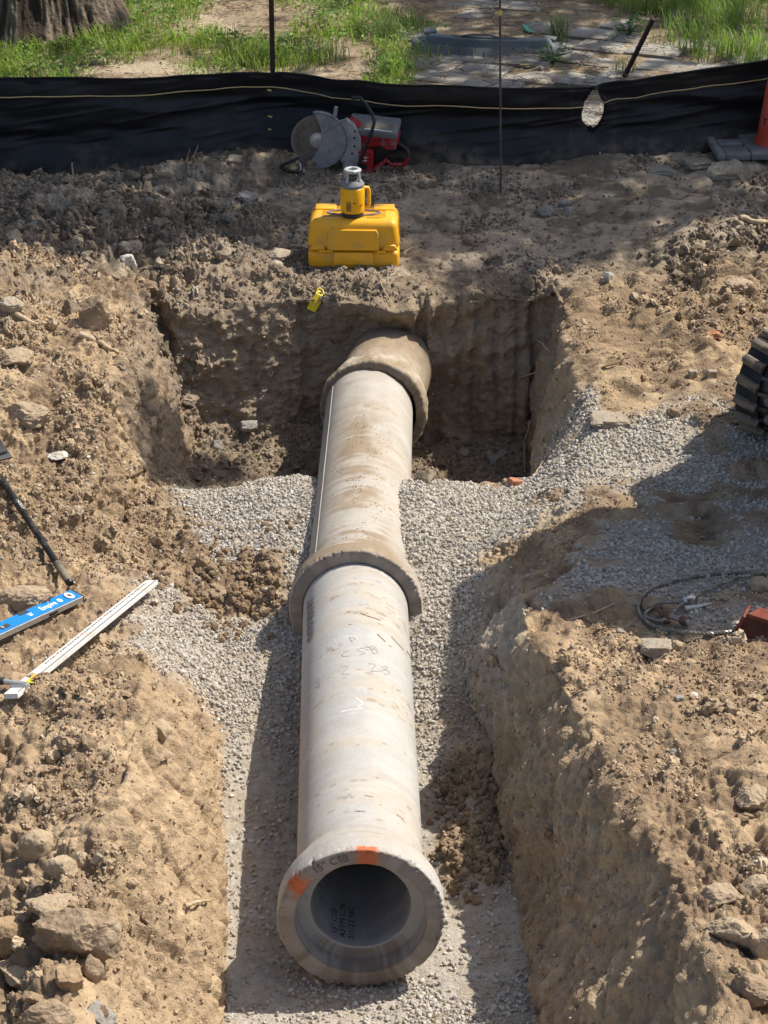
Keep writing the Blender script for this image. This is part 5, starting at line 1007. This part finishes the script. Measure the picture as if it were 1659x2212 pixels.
# ------------------------------------------------------------------ rocks, each its own
def rock_mat(name, c, c2): return mat(name, c, .95, var=.22, scale=14, bump=1.0, bscale=55, col2=c2, spots=14)
MR = dict(tan=rock_mat('tan_rock', (.38, .295, .20), (.28, .205, .135)), pale=rock_mat('pale_rock', (.38, .32, .24), (.28, .22, .155)), white=rock_mat('white_rock', (.55, .52, .47), (.36, .32, .26)), dark=rock_mat('dark_clod', (.20, .16, .115), (.27, .22, .16)),
          grey=rock_mat('grey_rock', (.30, .28, .25), (.22, .19, .16)), brown=rock_mat('brown_stone', (.28, .205, .135), (.36, .275, .185)), ochre=rock_mat('ochre_clod', (.33, .235, .14), (.24, .165, .10)), brick=rock_mat('brick_orange', (.44, .20, .11), (.3, .16, .1)), conc=rock_mat('concrete_chunk', (.33, .285, .225), (.26, .21, .15)))
def rock_mesh(name, size, seed, kind, m):
    r = np.random.default_rng(seed); bm = bmesh.new(); bmesh.ops.create_icosphere(bm, subdivisions=5 if max(size) > .11 else 4, radius=1); V = np.array([v.co[:] for v in bm.verts])
    if kind == 'block': nrm = np.array([(1, 0, 0), (-1, .1, 0), (0, 1, .1), (.1, -1, 0), (0, .05, 1), (0, 0, -1)]); off = np.array([.72, .72, .70, .68, .6, .6])
    else: nrm = r.normal(size=(14, 3)); nrm /= np.linalg.norm(nrm, axis=1, keepdims=True); off = r.uniform(.5, .88, 14) if kind == 'ang' else r.uniform(.78, .97, 14)
    for a, o_ in zip(nrm, off):
        a = a/np.linalg.norm(a); dd = V@a-o_; V = V-np.outer(np.clip(dd, 0, None)*.93, a)
    s0 = seed*1.7; nz1 = fbm(V[:, 0]*2.2+s0, V[:, 1]*2.2, V[:, 2]*2.2, 2, seed); nz2 = fbm(V[:, 0]*7+s0, V[:, 1]*7, V[:, 2]*7, 3, seed+1, .6)
    V = V*(1+.10*nz1+.055*nz2+.03*np.abs(fbm(V[:, 0]*13, V[:, 1]*13, V[:, 2]*13, 2, seed+2)))[:, None]*np.array(size)*.5/.8
    for v, c in zip(bm.verts, V): v.co = c
    me = bpy.data.meshes.new(name); bm.to_mesh(me); bm.free(); me.materials.append(m); me.shade_smooth(); me.set_sharp_from_angle(angle=R(38)); return bpy.data.objects.new(name, me)
def rock(px, py, wpx, hpx, kind, m, label, rz=0, tilt=(0, 0), seed=[500], name='rock', sink=.33, deep=.85):
    seed[0] += 1; q, nn = G(px, py+hpx*.35); d = q.y*math.cos(PITCH)+(CAM_H-q.z)*math.sin(PITCH); W_, H_ = wpx/FPX*d, hpx/FPX*d
    dp = math.atan2(CAM_H-q.z, q.y); D_ = W_*deep; Hh = max(.25*W_, (H_-D_*math.sin(dp)*.55)/math.cos(dp)*1.05)
    o = rock_mesh(name, (W_, D_, Hh), seed[0], kind, MR[m]); link(o); o.location = q+Vector((0, D_*.25, Hh*(.5-sink))); o.rotation_euler = (tilt[0], tilt[1], rz)
    return tag(o, label, name.replace('_', ' '), None)
rock(197, 680, 76, 88, 'ang', 'brown', 'large upright angular boulder at the top of the left slope, above the pale root', .3, (0, .15), deep=.6)
rock(50, 895, 120, 55, 'ang', 'tan', 'long overhanging soil slab at the left edge, half way up the slope', -.25, name='soil_slab', deep=.5)
rock(28, 770, 70, 42, 'ang', 'tan', 'low pale boulder at the left edge above the long soil slab', .2)
rock(22, 655, 45, 30, 'round', 'pale', 'pale rounded stone at the left edge beside the dark clods', .2)
rock(150, 665, 34, 44, 'ang', 'dark', 'dark clod wedged just left of the large upright boulder', .5, name='soil_clod')
rock(55, 1288, 92, 54, 'round', 'tan', 'big smooth tan boulder lying just above the blue level', -.1, (0, -.1), deep=.6)
rock(112, 977, 62, 26, 'ang', 'white', 'chalky white lump on the left slope above the shovel', .1)
rock(78, 1822, 62, 62, 'round', 'tan', 'round boulder at the upper left of the near boulder pile', .2)
rock(128, 1872, 66, 66, 'ang', 'tan', 'blocky boulder right of the round one in the near boulder pile', .6)
rock(175, 1862, 38, 46, 'round', 'tan', 'small boulder at the upper right of the near boulder pile', .1)
rock(212, 1852, 24, 32, 'ang', 'pale', 'small pale angular stone right of the near boulder pile', .4)
rock(105, 1955, 110, 56, 'ang', 'tan', 'flat topped clod behind the two huge clods at lower left', .2, name='soil_clod')
rock(165, 2010, 150, 110, 'ang', 'brown', 'huge brown clod in the middle of the lower left pile', -.1, name='soil_clod', deep=.6)
rock(28, 2010, 120, 110, 'ang', 'ochre', 'huge ochre clod cut by the left edge in the lower left pile', .4, name='soil_clod', deep=.6)
rock(146, 2112, 62, 70, 'ang', 'ochre', 'steep orange brown clod standing in the gap of the lower left pile', .7, name='soil_clod')
rock(200, 2095, 62, 70, 'ang', 'brown', 'dark sided clod at the right end of the lower left pile', .2, name='soil_clod')
rock(45, 2105, 100, 70, 'ang', 'tan', 'broad clod at the left edge below the huge ochre clod', -.3, name='soil_clod')
rock(75, 2150, 80, 44, 'ang', 'ochre', 'crumbly ochre clod low in the lower left pile', .1, name='soil_clod')
rock(108, 2192, 120, 70, 'ang', 'brown', 'big clod at the bottom of the frame left of the trench', .5, name='soil_clod', deep=.6)
rock(214, 2190, 66, 50, 'ang', 'grey', 'flat grey stone shard near the bottom left, beside the big clod', .5, (.2, .3))
rock(1418, 1396, 66, 40, 'block', 'conc', 'squared tan stone block in front of the wire rope', -.08, name='stone_block')
rock(1460, 1394, 24, 26, 'round', 'tan', 'small rough stone touching the right side of the squared block', .3)
rock(1408, 1302, 46, 34, 'ang', 'brown', 'brown stone lying inside the loop of the wire rope', .3)
rock(1641, 1262, 42, 38, 'round', 'tan', 'grey brown stone on the wire rope at the right edge', .1)
rock(1318, 905, 84, 36, 'block', 'conc', 'flat rectangular concrete slab between the pit and the bright gravel', .05, (0, .06), name='concrete_slab')
rock(1568, 368, 76, 42, 'block', 'conc', 'tilted broken concrete paver in front of the delineator base', -.25, (.3, -.15), name='concrete_paver')
rock(1425, 368, 60, 20, 'block', 'grey', 'flat dirty paver fragment at the fence foot right of the thin rod', .1, (0, 0), name='concrete_paver')
rock(1510, 352, 66, 22, 'block', 'conc', 'low pale paver fragment against the grey rubber base', .3, (0, .05), name='concrete_paver')
rock(276, 560, 36, 36, 'ang', 'white', 'bright white lump in the dark topsoil left of the yellow case', .3)
rock(281, 530, 40, 28, 'round', 'pale', 'yellowish pale stone just behind the bright white lump', .3)
rock(602, 545, 52, 34, 'ang', 'pale', 'rough pale stone on the rim of the pit left of the case', .5)
rock(596, 572, 26, 22, 'round', 'pale', 'small pale stone just below the rough pale one left of the case', .1)
rock(505, 340, 42, 26, 'ang', 'pale', 'pinkish pale rubble lump at the fence foot left of the saw', .1)
rock(360, 372, 34, 22, 'ang', 'pale', 'light stone in the topsoil pile below the left part of the fence', .1)
rock(285, 378, 32, 32, 'ang', 'dark', 'dark grey boulder in the topsoil pile below the left part of the fence', .1)
rock(318, 383, 22, 20, 'ang', 'pale', 'small light chip right of the dark grey boulder by the fence', .6)
rock(345, 545, 34, 26, 'round', 'dark', 'dark stone on the topsoil heap right of the bright white lump', .6)
rock(480, 548, 32, 20, 'round', 'dark', 'small dark rounded stone left of the rim stones', .6)
rock(535, 425, 44, 30, 'ang', 'grey', 'grey soil lump between the saw and the left topsoil heap', .6)
rock(470, 1278, 42, 26, 'round', 'brown', 'brown rounded stone on the light gravel left of the pipe joint', -.1)
rock(433, 1215, 30, 44, 'ang', 'brown', 'tall brown clod on the dirt patch left of the middle pipe', .6, name='soil_clod')
rock(640, 1540*.8+20, 26, 16, 'round', 'pale', 'little pale stone on the gravel slope beside the pipe joint', .2)
rock(1073, 982, 48, 28, 'block', 'grey', 'flat slab of hard soil lying on the right of the pit floor', .5, (.2, -.3), name='soil_slab')
rock(1003, 975, 26, 26, 'ang', 'grey', 'angular lump on the pit floor right of the old pipe', .5)
rock(465, 962, 28, 30, 'ang', 'grey', 'upright stone on the left of the pit floor', .2)
rock(440, 1005, 30, 24, 'ang', 'brown', 'brown lump low on the left of the pit floor', .2)
rock(535, 915, 40, 26, 'ang', 'grey', 'flat pale clod against the left part of the back wall', .2)
rock(1112, 1040, 30, 22, 'block', 'brick', 'orange brick fragment on the gravel lip at the right of the pit', .5, (0, .3), name='brick_fragment')
rock(920, 1030, 46, 34, 'ang', 'dark', 'dark brown clod beside the middle pipe on the pit floor', .5, name='soil_clod')
rock(1181, 456, 34, 28, 'round', 'grey', 'largest of three round stones on bare ground right of the case', .5)
rock(1221, 437, 24, 16, 'round', 'grey', 'farthest of three round stones on bare ground right of the case', .2)
rock(1229, 454, 22, 16, 'round', 'grey', 'rightmost of three round stones on bare ground right of the case', .8)
rock(1598, 614, 50, 28, 'round', 'tan', 'elongated rounded stone on the right bank above the excavator track', -.25)
rock(1312, 597, 34, 26, 'ang', 'grey', 'angular grey stone on sunlit soil right of the pit corner', .2)
rock(1370, 640, 22, 18, 'ang', 'pale', 'small pale stone near the sunlit path right of the pit', .2)
rock(1497, 806, 20, 26, 'block', 'conc', 'left one of two pale stone stubs near the excavator track', .3)
rock(1537, 806, 22, 28, 'block', 'conc', 'right one of two pale stone stubs near the excavator track', .2)
rock(1455, 1010-120, 26, 26, 'ang', 'brown', 'brown stone between the concrete slab and the excavator track', .2)
rock(1545, 722, 34, 20, 'ang', 'brick', 'reddish stone in the rubble above the excavator track', .2)
rock(1630, 1722, 66, 62, 'ang', 'tan', 'tall boulder at the right edge half way down the right bank', .2)
rock(1560, 1930, 100, 66, 'ang', 'tan', 'large boulder in the lower right pile with a dark hollow under it', .3, deep=.6)
rock(1638, 1920, 66, 60, 'ang', 'tan', 'boulder cut by the right edge behind the lower right pile', .6)
rock(1590, 2010, 110, 70, 'ang', 'tan', 'big flat faced boulder in the middle of the lower right pile', -.2, (.2, 0), deep=.6)
rock(1650, 2040, 60, 80, 'ang', 'tan', 'boulder at the right edge in the lower right pile', .2)
rock(1640, 2130, 90, 80, 'ang', 'brown', 'shaded brown boulder at the bottom right of the picture', .2)
rock(1272, 1664, 26, 24, 'round', 'tan', 'small tan stone on the crest of the right bank', .2)
rock(1455, 1625, 22, 18, 'ang', 'grey', 'dark small stone on the open slope of the right bank', .2)
rock(1497, 1502, 22, 16, 'ang', 'white', 'small white stone chip on the right bank behind the crest', .2)
rock(1468, 1508, 20, 20, 'block', 'grey', 'small squared grey chip beside the white chip on the right bank', .2)
rock(1485, 1862, 14, 12, 'ang', 'brick', 'tiny orange brick chip on the right bank', .2, name='brick_fragment')
rock(212, 1560+480, 1, 1, 'ang', 'tan', 'x') if False else None
rock(283, 1905, 24, 22, 'round', 'tan', 'small round stone on the ridge of the left bank', .2)
rock(190, 1600, 34, 44, 'ang', 'brown', 'brown angular clod on the left mound below the levelling rod', .2, name='soil_clod')
rock(345, 1575, 46, 56, 'ang', 'tan', 'soil lump half sunk in the right side of the left mound', .2, name='soil_clod')
rock(355, 1630, 36, 22, 'ang', 'tan', 'split stone among small rubble on the left mound', .2)

# ------------------------------------------------------------------ roots and sticks
M_root = mat('pale_root', (.42, .33, .22), .85, var=.2, scale=40, bump=.4); M_droot = mat('dark_root', (.16, .11, .07), .85, var=.2, scale=40)
def root(pts, rad, label, m=M_root, lifts=None, name='root', cat='root'):
    P = []
    for k, (x, y) in enumerate(pts):
        q, _ = G(x, y); P.append(q+Vector((0, 0, rad*.7+(lifts[k] if lifts else 0))))
    b = MB(); o0 = P[0].copy(); F = []
    for i in range(len(P)-1):
        for k in range(6): F.append(P[i].lerp(P[i+1], k/6)+Vector((random.uniform(-1, 1), random.uniform(-1, 1), random.uniform(-.5, 1)))*rad*.35-o0)
    F.append(P[-1]-o0); n = len(F); b.tube(F, [rad*(1-.5*k/n) for k in range(n)], 7); o = b.build(name, m, None, 60); o.location = o0; return tag(o, label, cat)
root([(0, 668), (45, 690), (85, 712)], .020, 'pale broken root at the left edge above the long soil slab')
root([(172, 728), (215, 745), (255, 768)], .020, 'pale root just below the large upright boulder')
root([(1600, 476), (1640, 486), (1700, 488), (1760, 490)], .021, 'thick pale root or pipe stub poking out at the right edge under the delineator')
root([(158, 388), (156, 365), (152, 348)], .007, 'short upright stick at the fence foot far left', M_root, [0, .06, .13], 'stick', 'stick')
root([(122, 392), (150, 375)], .009, 'stick lying beside the short upright one at the far left', M_droot, None, 'stick', 'stick')
root([(402, 358), (410, 338)], .008, 'left one of two broken sticks leaning by the fence', mat('stick_brown', (.27, .16, .09), .8), [0, .05], 'stick', 'stick')
root([(412, 360), (428, 336)], .009, 'right one of two broken sticks leaning by the fence', mat('stick_brown_b', (.27, .16, .09), .8), [0, .06], 'stick', 'stick')
root([(275, 1112), (330, 1105), (400, 1096)], .007, 'dark branch across the foot of the left slope', M_droot, None, 'stick', 'stick')
root([(232, 1158), (300, 1150), (350, 1158)], .005, 'thin pale twig below the dark branch on the left', M_root, None, 'stick', 'stick')
root([(275, 1035), (318, 1022)], .009, 'short brown root end jutting from the cut left of the pit', M_droot, [0, .02])
root([(398, 1966), (430, 1965), (456, 1966)], .009, 'short pale root jutting from the near left trench side', M_root, [.01, .03, .04])
root([(1160, 742), (1172, 755), (1186, 772)], .006, 'small pale root high on the right wall of the pit', M_root, [.02, .03, .03])
root([(1145, 946), (1132, 975), (1134, 1022)], .007, 'upright thin root at the lower right corner of the pit', M_root, [.1, .05, 0])
root([(1152, 1032), (1178, 1000), (1205, 965)], .006, 'pale root running up the gravel at the pit right corner', M_root, [0, .02, .03])
root([(1120, 818), (1160, 812)], .005, 'fine root half way down the right wall of the pit', M_root, [.0, .02])
root([(1232, 1342), (1285, 1325), (1328, 1305)], .006, 'thin tan twig on the shaded bank left of the wire rope', M_root, None, 'stick', 'stick')
root([(1015, 655), (1040, 662)], .011, 'pale knobbly root end in the top of the back wall', M_root, [0, .02])
root([(820, 612), (838, 650), (848, 664)], .004, 'hair thin root hanging over the back wall lip above the old pipe', M_root, [.01, .02, .02])
root([(425, 665), (428, 690), (420, 712)], .004, 'fine root hanging at the top left of the back wall', M_root, [.01, .02, .02])
root([(1300, 795), (1345, 790), (1352, 778)], .005, 'bent twig on the sunlit soil right of the pit', M_droot, [0, .02, .04], 'stick', 'stick')
root([(1100, 1545*.7+40), (1180, 1118)], .005, 'thin twig on the gravel by the shade edge right of the pit', M_droot, None, 'stick', 'stick') if False else None
root([(870, 550), (890, 542)], .006, 'little stick on the ground at the right foot of the case', M_root, [0, .02], 'stick', 'stick')

# ------------------------------------------------------------------ compact excavator, only the end of its left track in view
zt = Zg(2.0, 10.6)-.02; C_ = Vector((2.02, 10.66, zt)); fdir = Vector((-.6, -.8, 0)); wdir = Vector((.8, -.6, 0))
ex = empty('excavator', (2.75, 10.5, zt), 'compact excavator at the right edge, only its dusty rubber track in view', 'excavator')
eb = Vector(ex.location); Mx = Matrix((-fdir, -wdir, Vector((0, 0, 1)))).transposed().to_4x4()      # local x runs back along the track, y to its outer side
M_tr = mat('track_rubber', (.022, .023, .026), .7, var=.3, scale=14, col2=(.05, .047, .043), spots=10, bump=.3); M_lug = mat('dusty_lug', (.21, .175, .135), .9, var=.3, scale=12, col2=(.05, .05, .052), spots=14, bump=.5)
M_stl = mat('track_link_steel', (.09, .085, .08), .5, metal=.5, var=.3)
def track(off):
    rad, Lt = .262, 1.15; org = C_+wdir*off-eb; T0 = Matrix.Translation(org) @ Mx
    tr = bpy.data.objects.new('track', None); link(tr, ex)
    per = 2*Lt+2*math.pi*rad
    def at(s, r_):
        s %= per
        if s < Lt: return Vector((s, 0, 0+rad-r_)), Vector((0, 0, -1)), Vector((1, 0, 0))
        s -= Lt
        if s < math.pi*rad: a = -math.pi/2+s/rad; return Vector((Lt+r_*math.cos(a), 0, rad+r_*math.sin(a))), Vector((math.cos(a), 0, math.sin(a))), Vector((-math.sin(a), 0, math.cos(a)))
        s -= math.pi*rad
        if s < Lt: return Vector((Lt-s, 0, rad+r_)), Vector((0, 0, 1)), Vector((-1, 0, 0))
        s -= Lt; a = math.pi/2+s/rad; return Vector((r_*math.cos(a), 0, rad+r_*math.sin(a))), Vector((math.cos(a), 0, math.sin(a))), Vector((-math.sin(a), 0, math.cos(a)))
    n = 120
    for y0, y1 in ((-.15, -.028), (.028, .15)):
        b = MB(); ring = []
        for k in range(n):
            pO, nn_, _ = at(per*k/n, rad-.022); pI, _, _ = at(per*k/n, rad-.045); ring.append([b.bm.verts.new(T0 @ (pO+Vector((0, y0, 0)))), b.bm.verts.new(T0 @ (pO+Vector((0, y1, 0)))), b.bm.verts.new(T0 @ (pI+Vector((0, y1, 0)))), b.bm.verts.new(T0 @ (pI+Vector((0, y0, 0))))])
        for k in range(n):
            A_, B_ = ring[k], ring[(k+1) % n]
            for j in range(4): b.bm.faces.new((A_[j], A_[(j+1) % 4], B_[(j+1) % 4], B_[j]))
        b.build('belt', M_tr, tr, 40)
    nl = 36; protos = {}
    for k in range(nl):
        for si, y0 in ((0, -.088), (1, .088)):
            s = per*(k+.5*si)/nl; p, nn_, tg = at(s, rad-.008); M = Matrix((tg, Vector((0, 1, 0)), nn_)).transposed().to_4x4(); sk = Matrix.Rotation(R(16 if si else -16), 4, 'Z')
            if si not in protos:
                b = MB(); vs = b.box((.052, .128, .034), bevel=.008, seg=2)
                for v in vs:
                    if v.co.z > 0: v.co.x *= .72
                protos[si] = b.build('lug', M_lug, tr, 40); o = protos[si]
            else: o = protos[si].copy(); link(o, tr)
            o.matrix_local = T0 @ Matrix.Translation(p+Vector((0, y0, 0))) @ M @ sk
    lk = None
    for k in range(44):
        p, nn_, tg = at(per*k/44, rad-.034); M = Matrix((tg, Vector((0, 1, 0)), nn_)).transposed().to_4x4()
        if lk is None: b = MB(); b.box((.022, .07, .02), bevel=.004); lk = b.build('link', M_stl, tr); o = lk
        else: o = lk.copy(); link(o, tr)
        o.matrix_local = T0 @ Matrix.Translation(p) @ M
    for x in (0, Lt):
        b = MB(); b.lathe([(0, -.05), (.21, -.05), (.215, -.02), (.215, .02), (.21, .05), (0, .05)], 32, T0 @ Matrix.Translation((x, 0, rad)) @ Euler((R(90), 0, 0)).to_matrix().to_4x4()); b.build('idler_wheel', M_stl, tr, 30)
    for x in (.3, .58, .86):
        b = MB(); b.cyl(.075, .12, (0, 0, 0), seg=20); b._xf(b.bm.verts[:], T0 @ Matrix.Translation((x, 0, .12)) @ Euler((R(90), 0, 0)).to_matrix().to_4x4()); b.build('roller', M_stl, tr, 30)
track(0); track(.95)
M_mach = mat('machine_paint', (.50, .33, .04), .45, var=.08); M_mdark = mat('machine_dark', (.05, .05, .052), .6)
def prism_w(pts, z0, z1, name, m):
    b = MB(); b.prism([(x-eb.x, y-eb.y) for x, y in pts], z1-z0, Matrix.Translation((0, 0, z0-eb.z))); o = b.build(name, m, ex); md = o.modifiers.new('b', 'BEVEL'); md.width = .03; md.segments = 3; return o
b = MB(); Mu = Matrix.Translation(C_+wdir*.475-fdir*.55-eb+Vector((0, 0, .36))) @ Mx; vs = b.box((.9, .68, .3), bevel=.02); b._xf(vs, Mu); b.build('undercarriage', M_mdark, ex)
prism_w([(1.98, 10.50), (2.12, 9.5), (3.1, 9.1), (3.4, 10.6), (2.9, 11.2)], zt+.62, zt+1.15, 'house', M_mach)
prism_w([(1.95, 10.32), (2.10, 9.62), (2.22, 9.30), (2.75, 9.15), (2.95, 10.3)], zt+1.155, zt+2.02, 'cab', M_mdark)
prism_w([(1.92, 10.34), (2.06, 9.60), (2.18, 9.24), (2.8, 9.08), (3.0, 10.35)], zt+2.025, zt+2.12, 'cab_roof', M_mach)
b = MB(); pb_ = Vector((2.95, 9.3, zt+1.0))-eb; b.tube([pb_, pb_+Vector((.4, -.5, 1.0)), pb_+Vector((.9, -1.3, .9)), pb_+Vector((1.1, -1.7, .1))], [.14, .13, .11, .09], 8); b.build('boom', M_mach, ex, 40)
b = MB(); vs = b.box((.5, .35, .35), pb_+Vector((1.15, -1.8, -.25)), (.3, 0, .6), .03); b.build('bucket', M_mdark, ex)
